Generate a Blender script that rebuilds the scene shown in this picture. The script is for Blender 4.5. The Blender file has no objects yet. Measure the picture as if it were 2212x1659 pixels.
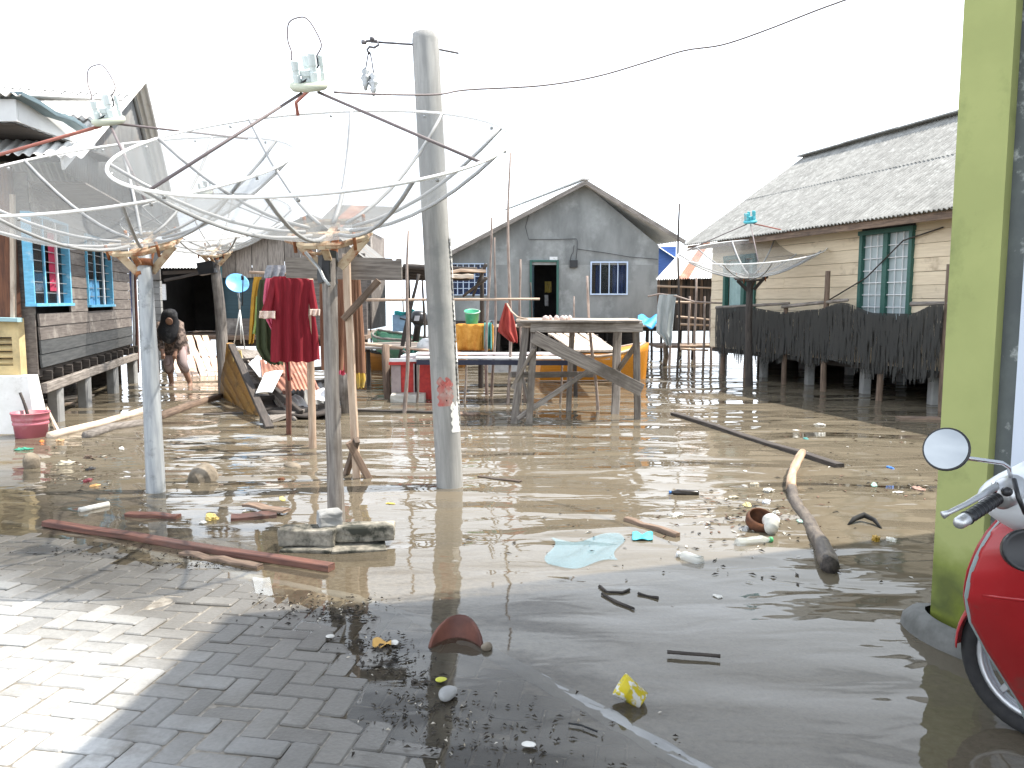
import bpy, bmesh, math, random
import numpy as np
from mathutils import Vector as V, Matrix as M

rnd = random.Random(11)
sc = bpy.context.scene
COL = sc.collection
# ------------------------------------------------------------------ camera, sky, sun, exposure
CH, PITCH, FP = 1.55, 5.92, 1736.0
cd = bpy.data.cameras.new('camera'); cam = bpy.data.objects.new('camera', cd); COL.objects.link(cam)
cd.sensor_fit = 'HORIZONTAL'; cd.sensor_width = 36; cd.lens = 36*FP/2212
cd.clip_start = 0.05; cd.clip_end = 6000
cam.location = (0, 0, CH); cam.rotation_euler = (math.radians(90-PITCH), 0, 0)
sc.camera = cam
SUN = V((.57, .12, 1)).normalized()
EL = math.asin(SUN.z); AZ = math.atan2(SUN.x, SUN.y)
w = bpy.data.worlds.new('World'); sc.world = w; w.use_nodes = True
N, L = w.node_tree.nodes, w.node_tree.links; N.clear()
o_ = N.new('ShaderNodeOutputWorld'); bg = N.new('ShaderNodeBackground'); sky = N.new('ShaderNodeTexSky')
sky.sky_type = 'NISHITA'; sky.sun_disc = False; sky.sun_elevation = EL; sky.sun_rotation = AZ
sky.air_density = 1.0; sky.dust_density = 2.0; sky.ozone_density = 1.0; sky.altitude = 0
tc = N.new('ShaderNodeTexCoord'); mp = N.new('ShaderNodeMapping'); mp.inputs['Scale'].default_value = (1, 1, 2.6)
no = N.new('ShaderNodeTexNoise'); no.inputs['Scale'].default_value = 2.6; no.inputs['Detail'].default_value = 7; no.inputs['Roughness'].default_value = .55
cr = N.new('ShaderNodeValToRGB'); cr.color_ramp.elements[0].position = .36; cr.color_ramp.elements[1].position = .56
cr.color_ramp.elements[0].color = (.05, .05, .05, 1); cr.color_ramp.elements[1].color = (.9, .9, .9, 1)
mx = N.new('ShaderNodeMix'); mx.data_type = 'RGBA'
CLOUD = 16.0
mx.inputs[7].default_value = (CLOUD*.89, CLOUD*.97, CLOUD*1.07, 1)
L.new(tc.outputs['Generated'], mp.inputs[0]); L.new(mp.outputs[0], no.inputs['Vector']); L.new(no.outputs[0], cr.inputs[0])
sz_ = N.new('ShaderNodeSeparateXYZ'); hz_ = N.new('ShaderNodeMapRange'); hz_.inputs[1].default_value = .15; hz_.inputs[2].default_value = .9; hz_.inputs[3].default_value = .85; hz_.inputs[4].default_value = -.45
L.new(tc.outputs['Generated'], sz_.inputs[0]); L.new(sz_.outputs[2], hz_.inputs[0])   # cloud thickens towards the horizon
ca0 = N.new('ShaderNodeMath'); ca0.operation = 'ADD'; ca0.use_clamp = True; L.new(cr.outputs[0], ca0.inputs[0]); L.new(hz_.outputs[0], ca0.inputs[1]); L.new(ca0.outputs[0], mx.inputs[0]); L.new(sky.outputs[0], mx.inputs[6]); L.new(mx.outputs[2], bg.inputs[0]); L.new(bg.outputs[0], o_.inputs[0])
bg.inputs[1].default_value = 0.10
ld = bpy.data.lights.new('sun', 'SUN'); lo = bpy.data.objects.new('sun', ld); COL.objects.link(lo)
ld.energy = 5.0; ld.angle = math.radians(.55); ld.color = (1, .94, .85)
lo.rotation_euler = SUN.to_track_quat('Z', 'Y').to_euler(); lo.location = (20, 5, 30)
sc.view_settings.view_transform = 'Standard'; sc.view_settings.look = 'None'
sc.view_settings.gamma = 1; sc.view_settings.exposure = 0.84
sc.view_settings.use_curve_mapping = False
sc.cycles.max_bounces = 8; sc.cycles.transparent_max_bounces = 16
sc.cycles.caustics_reflective = False; sc.cycles.caustics_refractive = False

# ------------------------------------------------------------------ helpers
SP, CP = math.sin(math.radians(PITCH)), math.cos(math.radians(PITCH))
def ray(px, py):
    u = (px-1106)/FP; v = (829.5-py)/FP
    return V((u, CP+v*SP, -SP+v*CP))
def at(px, py, Y):
    r = ray(px, py); return V((0, 0, CH)) + r*(Y/r.y)
def gr(px, py, z=0.0):
    r = ray(px, py); return V((0, 0, CH)) + r*((z-CH)/r.z)
WM = {}
def link(o, mw, parent=None):
    COL.objects.link(o); o.matrix_basis = mw; WM[o] = mw
    if parent is not None:
        o.parent = parent; o.matrix_parent_inverse = WM[parent].inverted()
    return o
def tag(o, label=None, cat=None, group=None, kind=None):
    if label: o['label'] = label
    if cat: o['category'] = cat
    if group: o['group'] = group
    if kind: o['kind'] = kind
    return o
def thing(name, label, cat, loc, group=None):
    o = bpy.data.objects.new(name, None); o.empty_display_size = .1
    link(o, M.Translation(V(loc))); return tag(o, label, cat, group)
def raw(name, vs, fs, mat, mw, parent=None, smooth=False):
    me = bpy.data.meshes.new(name); me.from_pydata([tuple(v) for v in vs], [], fs); me.materials.append(mat)
    if smooth: me.polygons.foreach_set('use_smooth', [True]*len(me.polygons))
    me.update(); o = bpy.data.objects.new(name, me); return link(o, mw, parent)
def mesh(name, vs, fs, mat, parent=None, smooth=False, fix=False):
    vs = [V(v) for v in vs]; c = sum(vs, V())/len(vs); c.z = min(v.z for v in vs)
    o = raw(name, [v-c for v in vs], fs, mat, M.Translation(c), parent, smooth)
    if fix:
        bm = bmesh.new(); bm.from_mesh(o.data); bmesh.ops.recalc_face_normals(bm, faces=bm.faces); bm.to_mesh(o.data); bm.free()
    return o
def frame(p0, p1, up=(0, 0, 1)):
    x = (p1-p0).normalized(); up = V(up)
    if abs(x.dot(up)) > .97: up = V((0, 1, 0)) if abs(x.y) < .9 else V((1, 0, 0))
    y = up.cross(x).normalized(); z = x.cross(y)
    return M(((x.x, y.x, z.x, p0.x), (x.y, y.y, z.y, p0.y), (x.z, y.z, z.z, p0.z), (0, 0, 0, 1)))
def beam(name, p0, p1, wd, th, mat, parent=None, up=(0, 0, 1), seg=2, jit=.0, c=.12, tap=1.0):
    """a squared timber from p0 to p1: wd across, th along up, chamfered, slightly uneven"""
    p0, p1 = V(p0), V(p1); F = frame(p0, p1, up); ln = (p1-p0).length; vs = []; fs = []
    b = min(wd, th)*c
    for i in range(seg+1):
        k = 1+(tap-1)*i/seg; W, T = wd*k/2, th*k/2
        oy, oz = (rnd.uniform(-jit, jit), rnd.uniform(-jit, jit)) if 0 < i < seg else (0, 0)
        for (y, z) in ((-W+b, -T), (W-b, -T), (W, -T+b), (W, T-b), (W-b, T), (-W+b, T), (-W, T-b), (-W, -T+b)):
            e = rnd.uniform(-jit, jit)*.6
            vs.append((ln*i/seg + (e if i in (0, seg) else 0), y+oy+e*.3, z+oz))
    for i in range(seg):
        for j in range(8): a = i*8+j; q = i*8+(j+1) % 8; fs.append((a, q, q+8, a+8))
    fs.append(tuple(range(7, -1, -1))); fs.append(tuple(range(seg*8, seg*8+8)))
    return raw(name, vs, fs, mat, F, parent)
def tube(name, pts, rad, mat, parent=None, n=8, jit=0, smooth=True, closed=False):
    pts = [V(p) for p in pts]; k = len(pts)
    if not isinstance(rad, (list, tuple)): rad = [rad]*k
    F = frame(pts[0], pts[-1] if (pts[-1]-pts[0]).length > 1e-4 else pts[k//2]); Fi = F.inverted()
    q = [Fi @ p for p in pts]; vs = []; fs = []; prev = None
    for i in range(k):
        if closed: t = q[(i+1) % k]-q[i-1]
        else: t = q[min(i+1, k-1)]-q[max(i-1, 0)]
        t.normalize()
        if prev is None:
            a = V((0, 0, 1)); a = a if abs(t.dot(a)) < .9 else V((0, 1, 0)); e1 = (a-t*a.dot(t)).normalized()
        else:
            e1 = (prev-t*prev.dot(t)).normalized()
        prev = e1; e2 = t.cross(e1)
        for j in range(n):
            an = 2*math.pi*j/n; r = rad[i]*(1+rnd.uniform(-jit, jit))
            vs.append(q[i]+e1*(math.cos(an)*r)+e2*(math.sin(an)*r))
    m = k if closed else k-1
    for i in range(m):
        for j in range(n):
            a = i*n+j; b = i*n+(j+1) % n; i2 = (i+1) % k; fs.append((a, b, i2*n+(j+1) % n, i2*n+j))
    if not closed:
        fs.append(tuple(range(n-1, -1, -1))); fs.append(tuple(range((k-1)*n, k*n)))
    return raw(name, vs, fs, mat, F, parent, smooth)
def cat(pts, k=5):
    """smooth curve through the points"""
    pts = [V(p) for p in pts]; q = [pts[0]]+pts+[pts[-1]]; out = []
    for i in range(1, len(q)-2):
        a, b, c, d = q[i-1:i+3]
        for j in range(k):
            t = j/k; out.append(((b*2)+(c-a)*t+(a*2-b*5+c*4-d)*t*t+(b*3-a-c*3+d)*t**3)*.5)
    return out+[pts[-1]]
def stick(name, p0, p1, r, mat, parent=None, n=7, seg=6, bend=.01, tap=.75, jit=.12):
    """a natural pole: slightly crooked and tapering"""
    p0, p1 = V(p0), V(p1); pts = []; rs = []; ln = (p1-p0).length
    ph = rnd.uniform(0, 6); ph2 = rnd.uniform(0, 6)
    for i in range(seg+1):
        t = i/seg; d = bend*ln*math.sin(math.pi*t)
        pts.append(p0.lerp(p1, t)+V((math.sin(ph+4*t)*d, math.cos(ph2+3*t)*d, 0))); rs.append(r*(1+(tap-1)*t))
    return tube(name, pts, rs, mat, parent, n, jit)
def lathe(name, prof, base, mat, parent=None, n=20, axis=(0, 0, 1), smooth=True, sq=None):
    ax = V(axis).normalized(); Fm = frame(V(base), V(base)+ax); vs = []; fs = []
    # local X is the axis
    for (r, z) in prof:
        for j in range(n):
            an = 2*math.pi*j/n; vs.append((z, r*math.cos(an), r*math.sin(an)*(sq or 1)))
    for i in range(len(prof)-1):
        for j in range(n): a = i*n+j; b = i*n+(j+1) % n; fs.append((a, b, b+n, a+n))
    if prof[0][0] > 1e-4: fs.append(tuple(range(n-1, -1, -1)))
    if prof[-1][0] > 1e-4: fs.append(tuple(range((len(prof)-1)*n, len(prof)*n)))
    return raw(name, vs, fs, mat, Fm, parent, smooth)
def grid(name, f, nu, nv, mat, parent=None, thick=0, smooth=True, wrap=False):
    vs = [V(f(i/nu, j/nv)) for j in range(nv+1) for i in range(nu+1)]
    fs = [(j*(nu+1)+i, j*(nu+1)+i+1, (j+1)*(nu+1)+i+1, (j+1)*(nu+1)+i) for j in range(nv) for i in range(nu)]
    o = mesh(name, vs, fs, mat, parent, smooth)
    if thick:
        m = o.modifiers.new('thickness', 'SOLIDIFY'); m.thickness = thick; m.offset = 0
    return o
def corr(name, a, b, c, d, n, amp, mat, parent=None, nv=2, thick=.003, sag=0):
    """corrugated sheet: a-b one end (waves run across it), d-c the other end"""
    a, b, c, d = V(a), V(b), V(c), V(d); nm = (b-a).cross(d-a).normalized()
    def f(u, v): return a.lerp(b, u).lerp(d.lerp(c, u), v) + nm*(amp*math.sin(u*n*2*math.pi)-sag*math.sin(v*math.pi))
    vv = [0, .006]+[i/nv for i in range(1, nv)]+[.994, 1]
    return grid(name, lambda u, v: f(u, vv[int(round(v*(nv+2)))]), n*6, nv+2, mat, parent, thick)
def prism(name, poly, dirv, mat, parent=None):
    """planar outline (world points) given real thickness along dirv"""
    poly = [V(p) for p in poly]; d = V(dirv); n = len(poly)
    vs = poly+[p+d for p in poly]
    fs = [tuple(range(n)), tuple(range(2*n-1, n-1, -1))]+[(i, i+n, (i+1) % n+n, (i+1) % n) for i in range(n)]
    return mesh(name, vs, fs, mat, parent, fix=True)
def boxes(name, lst, mat, parent=None):
    """several axis-free boxes in one mesh: each (origin, ex, ey, ez)"""
    vs = []; fs = []
    for (o, ex, ey, ez) in lst:
        k = len(vs); o, ex, ey, ez = V(o), V(ex), V(ey), V(ez)
        vs += [o, o+ex, o+ex+ey, o+ey, o+ez, o+ex+ez, o+ex+ey+ez, o+ey+ez]
        fs += [tuple(k+i for i in f) for f in ((0, 3, 2, 1), (4, 5, 6, 7), (0, 1, 5, 4), (1, 2, 6, 5), (2, 3, 7, 6), (3, 0, 4, 7))]
    return mesh(name, vs, fs, mat, parent, fix=True)
def wall(name, p0, p1, z0, z1, thk, ops, mat, parent=None):
    """upright wall from p0 to p1 (x,y); thk = vector towards the inside; ops = openings (s0,s1,z0,z1)"""
    p0, p1 = V((*p0, 0)), V((*p1, 0)); d = (p1-p0); ln = d.length; d.normalize()
    ss = sorted(set([0, ln]+[s for q in ops for s in q[:2] if 0 < s < ln])); lst = []
    for a, b in zip(ss, ss[1:]):
        zs = z0
        for q in sorted([q for q in ops if q[0] < (a+b)/2 < q[1]], key=lambda q: q[2]):
            if q[2] > zs: lst.append((p0+d*a+V((0, 0, zs)), d*(b-a), V(thk), V((0, 0, q[2]-zs))))
            zs = q[3]
        if zs < z1: lst.append((p0+d*a+V((0, 0, zs)), d*(b-a), V(thk), V((0, 0, z1-zs))))
    return boxes(name, lst, mat, parent)
def planks(name, p0, p1, z0, z1, bh, nrm, ops, mats, parent, th=.022, split=.0, gap=.005, lap=.003):
    """horizontal lap boards, each its own object"""
    p0, p1 = V((*p0, 0)), V((*p1, 0)); d = (p1-p0); ln = d.length; d.normalize(); nrm = V(nrm); z = z0; r = 0
    while z < z1-.02:
        h = min(bh*rnd.uniform(.94, 1.06), z1-z); iv = [(0, ln)]
        for q in ops:
            if q[2] < z+h-.02 and q[3] > z+.02:
                iv = [s for (a, b) in iv for s in ((a, min(b, q[0])), (max(a, q[1]), b)) if s[1]-s[0] > .02]
        for (a, b) in iv:
            cuts = [a, b]
            if b-a > 2.2 and rnd.random() < split: cuts = [a, a+(b-a)*rnd.uniform(.3, .7), b]
            for s, e in zip(cuts, cuts[1:]):
                m = mats(r, z) if callable(mats) else mats
                q0 = p0+d*(s+.001)+V((0, 0, z+h/2)); q1 = p0+d*(e-.001)+V((0, 0, z+h/2))
                of = nrm*(rnd.uniform(0, .005))
                beam(name, q0+of, q1+of, h-gap, th, m, parent, up=nrm+V((0, 0, lap/h*3)), seg=3, jit=.0025, c=.08)
        z += h; r += 1

# ------------------------------------------------------------------ materials
MT = {}
def mk(name, a, b=None, scale=4, stretch=(1, 1, 1), rough=.75, bump=.25, bdist=.01, metal=0, spec=.4, det=6, stain=None, sscale=1.2, samt=.5, var=.12, lo=.38, hi=.62, coat=0, trans=0):
    m = bpy.data.materials.new(name); m.use_nodes = True; nt = m.node_tree; N, L = nt.nodes, nt.links
    P = N['Principled BSDF']; b = b or tuple(x*.7 for x in a)
    tc = N.new('ShaderNodeTexCoord'); oi = N.new('ShaderNodeObjectInfo'); ad = N.new('ShaderNodeVectorMath'); ad.operation = 'MULTIPLY_ADD'
    ad.inputs[1].default_value = (1, 1, 1)
    cx = N.new('ShaderNodeCombineXYZ'); mu = N.new('ShaderNodeMath'); mu.operation = 'MULTIPLY'; mu.inputs[1].default_value = 37
    L.new(oi.outputs['Random'], mu.inputs[0])
    for i in range(3): L.new(mu.outputs[0], cx.inputs[i])
    L.new(tc.outputs['Object'], ad.inputs[0]); L.new(cx.outputs[0], ad.inputs[2])
    mp = N.new('ShaderNodeMapping'); mp.inputs['Scale'].default_value = stretch; L.new(ad.outputs[0], mp.inputs[0])
    n1 = N.new('ShaderNodeTexNoise'); n1.inputs['Scale'].default_value = scale; n1.inputs['Detail'].default_value = det; n1.inputs['Roughness'].default_value = .62
    L.new(mp.outputs[0], n1.inputs['Vector'])
    mr = N.new('ShaderNodeMapRange'); mr.inputs[1].default_value = lo; mr.inputs[2].default_value = hi; L.new(n1.outputs[0], mr.inputs[0])
    mix = N.new('ShaderNodeMix'); mix.data_type = 'RGBA'; mix.inputs[6].default_value = (*a, 1); mix.inputs[7].default_value = (*b, 1)
    L.new(mr.outputs[0], mix.inputs[0]); col = mix.outputs[2]
    if stain:
        n2 = N.new('ShaderNodeTexNoise'); n2.inputs['Scale'].default_value = sscale; n2.inputs['Detail'].default_value = 8; n2.inputs['Roughness'].default_value = .68
        L.new(ad.outputs[0], n2.inputs['Vector'])
        r2 = N.new('ShaderNodeMapRange'); r2.inputs[1].default_value = .62-samt*.28; r2.inputs[2].default_value = .75-samt*.2; L.new(n2.outputs[0], r2.inputs[0])
        m2 = N.new('ShaderNodeMix'); m2.data_type = 'RGBA'; m2.inputs[7].default_value = (*stain, 1)
        L.new(r2.outputs[0], m2.inputs[0]); L.new(col, m2.inputs[6]); col = m2.outputs[2]
    if var:
        hv = N.new('ShaderNodeHueSaturation'); vr = N.new('ShaderNodeMapRange'); vr.inputs[3].default_value = 1-var; vr.inputs[4].default_value = 1+var
        L.new(oi.outputs['Random'], vr.inputs[0]); L.new(vr.outputs[0], hv.inputs['Value']); L.new(col, hv.inputs['Color']); col = hv.outputs[0]
    L.new(col, P.inputs['Base Color'])
    P.inputs['Roughness'].default_value = rough; P.inputs['Metallic'].default_value = metal; P.inputs['Specular IOR Level'].default_value = spec
    if coat: P.inputs['Coat Weight'].default_value = coat; P.inputs['Coat Roughness'].default_value = .08
    if bump:
        bp = N.new('ShaderNodeBump'); bp.inputs['Strength'].default_value = bump; bp.inputs['Distance'].default_value = bdist
        L.new(n1.outputs[0], bp.inputs['Height']); L.new(bp.outputs[0], P.inputs['Normal'])
    if trans:   # thin cloth or leaf that lets light through
        T = N.new('ShaderNodeBsdfTranslucent'); L.new(col, T.inputs[0]); ms = N.new('ShaderNodeMixShader'); ms.inputs[0].default_value = trans
        L.new(P.outputs[0], ms.inputs[1]); L.new(T.outputs[0], ms.inputs[2]); L.new(ms.outputs[0], N['Material Output'].inputs[0])
    MT[name] = m; return m
GR = (.7, 9, 9)   # grain along local X
wood_grey = mk('wood_grey', (.30, .27, .24), (.15, .13, .115), 5, GR, .85, .5, .006, stain=(.10, .085, .07), samt=.4, var=.2)
wood_pole = mk('wood_pole', (.36, .31, .27), (.19, .15, .125), 6, (.8, 6, 6), .85, .5, .006, var=.22)
wood_brown = mk('wood_brown', (.235, .165, .12), (.115, .08, .06), 5, GR, .85, .5, .006, stain=(.07, .055, .045), samt=.3, var=.2)
wood_dark = mk('wood_dark', (.075, .062, .053), (.035, .03, .027), 6, GR, .8, .5, .006, var=.25)
wood_red = mk('wood_red', (.175, .075, .05), (.085, .038, .03), 5, GR, .55, .6, .008, stain=(.06, .04, .032), samt=.5, var=.12)
wood_pale = mk('wood_pale', (.62, .53, .43), (.45, .36, .28), 5, GR, .8, .35, .005, stain=(.28, .2, .15), samt=.35, var=.12)
wood_new = mk('wood_new', (.72, .56, .44), (.56, .40, .30), 4, GR, .8, .3, .005, stain=(.38, .24, .17), samt=.35, var=.12)
bamboo = mk('bamboo', (.52, .41, .31), (.36, .25, .18), 5, (.6, 6, 6), .7, .3, .005, var=.15)
stick_m = mk('stick_bark', (.33, .27, .235), (.19, .15, .13), 9, (.8, 4, 4), .85, .4, .004, var=.25)
plank_m = mk('house_plank', (.185, .16, .143), (.11, .094, .084), 4.5, GR, .85, .5, .005, stain=(.31, .28, .25), sscale=2.2, samt=.35, var=.15)
plank_dk = mk('house_plank_dark', (.075, .078, .078), (.045, .048, .05), 4, GR, .8, .4, .004, var=.1)
cream_b = mk('cream_board', (.70, .59, .43), (.61, .505, .36), 4, GR, .75, .35, .004, stain=(.36, .28, .19), sscale=1.5, samt=.18, var=.06)
cream_w = mk('cream_plaster', (.62, .49, .26), (.52, .40, .20), 3, (1, 1, 1), .85, .3, .004, stain=(.3, .24, .14), samt=.3)
conc = mk('concrete', (.33, .33, .32), (.24, .24, .235), 3, (1, 1, 1), .9, .4, .006, stain=(.14, .14, .135), samt=.35, var=.08)
conc_wall = mk('cement_render', (.25, .26, .255), (.172, .18, .178), 1.1, (1.4, 1, .55), .92, .3, .006, det=9, stain=(.33, .345, .34), sscale=.9, samt=.38, var=0)
conc_white = mk('white_lime', (.78, .77, .74), (.66, .65, .61), 3, (1, 1, 1), .9, .3, .006, stain=(.35, .33, .28), samt=.22)
metal_grey = mk('grey_metal', (.42, .43, .43), (.34, .35, .35), 6, (1, 1, 1), .45, .1, .002, metal=.6, var=.08)
metal_pale = mk('pale_metal', (.70, .70, .68), (.58, .58, .56), 8, (1, 1, 1), .5, .1, .002, metal=.35, var=.06)
rib_grey = mk('grey_rib_paint', (.40, .40, .395), (.32, .32, .315), 8, (1, 1, 1), .5, .05, .002, var=.05)
rim_white = mk('white_rim_paint', (.84, .84, .82), (.76, .76, .74), 8, (1, 1, 1), .5, .05, .002, var=.03)
pipe_m = mk('painted_pipe', (.40, .42, .43), (.27, .29, .31), 4, (.6, 6, 6), .5, .2, .002, stain=(.16, .17, .17), sscale=5, samt=.3, metal=.15)
rust = mk('rust', (.32, .13, .05), (.16, .06, .03), 14, (1, 1, 1), .9, .6, .004)
rust_cream = mk('rusty_cream_paint', (.60, .49, .34), (.52, .41, .27), 7, (1, 1, 1), .7, .4, .003, stain=(.27, .1, .04), sscale=9, samt=.55)
zinc = mk('zinc_sheet', (.60, .60, .585), (.5, .5, .49), 2.2, (1, 1, 1), .5, .1, .003, metal=.25, stain=(.42, .36, .3), sscale=1.2, samt=.25, var=.06)
zinc_white = mk('pale_roof_sheet', (.80, .80, .78), (.72, .72, .70), 2.2, (1, 1, 1), .6, .1, .003, stain=(.55, .5, .45), samt=.15, var=.04)
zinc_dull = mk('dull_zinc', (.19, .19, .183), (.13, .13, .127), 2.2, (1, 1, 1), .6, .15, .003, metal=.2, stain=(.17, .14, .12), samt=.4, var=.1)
rust_sheet = mk('rusty_roof_sheet', (.40, .20, .135), (.26, .115, .08), 3, (1, 1, 1), .8, .25, .004, stain=(.55, .42, .34), samt=.3, var=.15)
asbestos = mk('asbestos_sheet', (.32, .315, .295), (.22, .217, .203), 5, (1, 1, 1), .95, .4, .005, det=9, stain=(.42, .42, .395), sscale=9, samt=.33, var=.05)
green_p = mk('green_wall_paint', (.36, .39, .15), (.325, .355, .135), 3, (1, 1, 1), .85, .35, .004, var=0, stain=(.22, .255, .095), sscale=1.6, samt=.3)
def mossy_foot(m):   # moss and damp on the lowest half metre of the paint
    N, L = m.node_tree.nodes, m.node_tree.links; P = N['Principled BSDF']; src = P.inputs['Base Color'].links[0].from_socket
    g = N.new('ShaderNodeNewGeometry'); sx = N.new('ShaderNodeSeparateXYZ'); L.new(g.outputs[0], sx.inputs[0]); n = N.new('ShaderNodeTexNoise'); n.inputs['Scale'].default_value = 5; n.inputs['Detail'].default_value = 8; L.new(g.outputs[0], n.inputs['Vector'])
    a = N.new('ShaderNodeMath'); a.operation = 'MULTIPLY_ADD'; a.inputs[1].default_value = .5; L.new(n.outputs[0], a.inputs[0]); L.new(sx.outputs[2], a.inputs[2])
    r = N.new('ShaderNodeValToRGB'); e = r.color_ramp.elements; e[0].position = .34; e[0].color = (.36, .40, .05, 1); e[1].position = .72; e[1].color = (1, 1, 1, 1)
    x = e.new(.44); x.color = (.16, .19, .09, 1); y = e.new(.56); y.color = (.5, .56, .28, 1)
    L.new(a.outputs[0], r.inputs[0]); mm = N.new('ShaderNodeMix'); mm.data_type = 'RGBA'; mm.blend_type = 'MULTIPLY'; mm.inputs[0].default_value = .85; L.new(src, mm.inputs[6]); L.new(r.outputs[0], mm.inputs[7]); L.new(mm.outputs[2], P.inputs['Base Color'])
mossy_foot(green_p)
grey_strip = mk('recess_shade', (.125, .14, .135), (.09, .1, .1), 4, (1, 1, 1), .9, .3, .004, stain=(.5, .52, .5), sscale=7, samt=.12)  # dark tone paints in the shadow of the recess beside the pillar
blue_wall = mk('pale_blue_wall', (.60, .66, .74), (.55, .61, .69), 2, (1, 1, 1), .8, .15, .003, var=0)
teal_dk = mk('dark_teal_paint', (.035, .075, .095), (.028, .06, .075), 3, GR, .6, .2, .003)
green_dk = mk('dark_green_paint', (.035, .115, .09), (.025, .085, .07), 5, GR, .55, .25, .003)
blue_fr = mk('sky_blue_paint', (.16, .47, .68), (.12, .38, .57), 5, GR, .5, .2, .003, stain=(.5, .62, .68), sscale=6, samt=.25)
blue_dk = mk('deep_blue_paint', (.05, .12, .36), (.035, .085, .27), 5, GR, .5, .1, .003)
white_p = mk('white_paint', (.74, .75, .75), (.64, .65, .66), 5, GR, .55, .15, .003, stain=(.4, .38, .34), sscale=5, samt=.15)
dark_in = mk('interior_shade', (.035, .034, .033), (.022, .021, .02), 3, (1, 1, 1), .95, 0, var=.1)  # near-black colour puts the shade of unlit rooms into their walls
black_pl = mk('black_plastic', (.014, .015, .017), (.02, .02, .022), 6, (1, 1, 1), .35, .05, .002)
rubber = mk('tyre_rubber', (.017, .017, .018), (.025, .025, .025), 30, (1, 1, 1), .85, .2, .002)
def glass_m(name, col, al, rough=.08):
    m = bpy.data.materials.new(name); m.use_nodes = True; N, L = m.node_tree.nodes, m.node_tree.links; P = N['Principled BSDF']
    P.inputs['Base Color'].default_value = (*col, 1); P.inputs['Roughness'].default_value = rough; P.inputs['Alpha'].default_value = al; return m
pane_dark = glass_m('window_glass', (.03, .035, .04), .3)
pane_frost = glass_m('frosted_glass', (.36, .42, .43), .92, .35)
clear_pl = glass_m('clear_plastic', (.62, .66, .64), .38, .12)
def dish_mesh(name, col, al):
    m = bpy.data.materials.new(name); m.use_nodes = True; N, L = m.node_tree.nodes, m.node_tree.links; N.remove(N['Principled BSDF'])
    d = N.new('ShaderNodeBsdfDiffuse'); d.inputs[0].default_value = (*col, 1); t = N.new('ShaderNodeBsdfTranslucent'); t.inputs[0].default_value = (*col, 1)
    g = N.new('ShaderNodeMixShader'); g.inputs[0].default_value = .45; L.new(d.outputs[0], g.inputs[1]); L.new(t.outputs[0], g.inputs[2])
    tr = N.new('ShaderNodeBsdfTransparent'); k = N.new('ShaderNodeMixShader')
    # the wire cover is a little uneven
    tcn = N.new('ShaderNodeTexCoord'); nn = N.new('ShaderNodeTexNoise'); nn.inputs['Scale'].default_value = 5
    L.new(tcn.outputs['Object'], nn.inputs['Vector'])
    m2 = N.new('ShaderNodeMath'); m2.operation = 'MULTIPLY_ADD'; m2.inputs[1].default_value = .14; m2.use_clamp = True
    m2.inputs[2].default_value = al-.07; L.new(nn.outputs[0], m2.inputs[0])
    L.new(m2.outputs[0], k.inputs[0]); L.new(tr.outputs[0], k.inputs[1]); L.new(g.outputs[0], k.inputs[2]); L.new(k.outputs[0], N['Material Output'].inputs[0]); return m
wire_pale = dish_mesh('dish_wire_mesh', (.33, .345, .35), .42)
def flat(name, col, rough=.6, var=.05, trans=0, **kw): return mk(name, col, tuple(x*.78 for x in col), 7, (1, 1, 1), rough, .2, .004, var=var, trans=trans, **{**dict(stain=tuple(.35*x+.06 for x in col), sscale=6, samt=.28), **kw})
# ------------------------------------------------------------------ ground, pavement, water
def G2(*l): return [tuple(gr(x, y).xy) for (x, y) in l]
BORDER = [(-12., 5.9)]+G2((-260, 1085), (0, 1122), (160, 1150), (340, 1195), (560, 1245), (760, 1283), (900, 1330), (1060, 1400), (1270, 1515), (1500, 1650))+[(1.1, 1.9), (2.2, .4), (3.5, -2)]
SHORE = [(-12., 5.7)]+G2((-200, 1105), (0, 1142), (140, 1163), (330, 1212), (520, 1262), (640, 1305), (720, 1350), (790, 1420), (850, 1500), (900, 1590), (960, 1700))+[(.15, 1.5), (.8, -2)]
def sdist(X, Y, pl):
    """signed distance to a line drawn from far left to near right: positive on the dry, near-left side"""
    best = np.full(X.shape, 1e9); sg = np.ones(X.shape)
    for (ax, ay), (bx, by) in zip(pl, pl[1:]):
        dx, dy = bx-ax, by-ay; l2 = dx*dx+dy*dy
        t = np.clip(((X-ax)*dx+(Y-ay)*dy)/l2, 0, 1); qx, qy = X-(ax+t*dx), Y-(ay+t*dy); d = np.hypot(qx, qy)
        cr_ = dx*(Y-ay)-dy*(X-ax); k = d < best
        best = np.where(k, d, best); sg = np.where(k, np.where(cr_ < 0, 1., -1.), sg)
    return best*sg
rs = np.random.RandomState(4)
_K = [(rs.uniform(-1, 1), rs.uniform(-1, 1), rs.uniform(0, 6.28)) for _ in range(40)]
def nz(X, Y, f, k0, n=8):
    s = np.zeros(np.shape(X))
    for i in range(n):
        a, b, p = _K[(k0+i) % 40]; q = f*(.6+.9*i/n); s = s+np.sin(X*q*a*2+Y*q*b*2+p+1.7*i)
    return s/n
def pave_top(X, Y):
    ds = sdist(X, Y, SHORE)
    return np.clip(.034*ds, -.022, .055)+.006*nz(X, Y, 4., 3)+.003*nz(X, Y, 11., 9)
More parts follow.
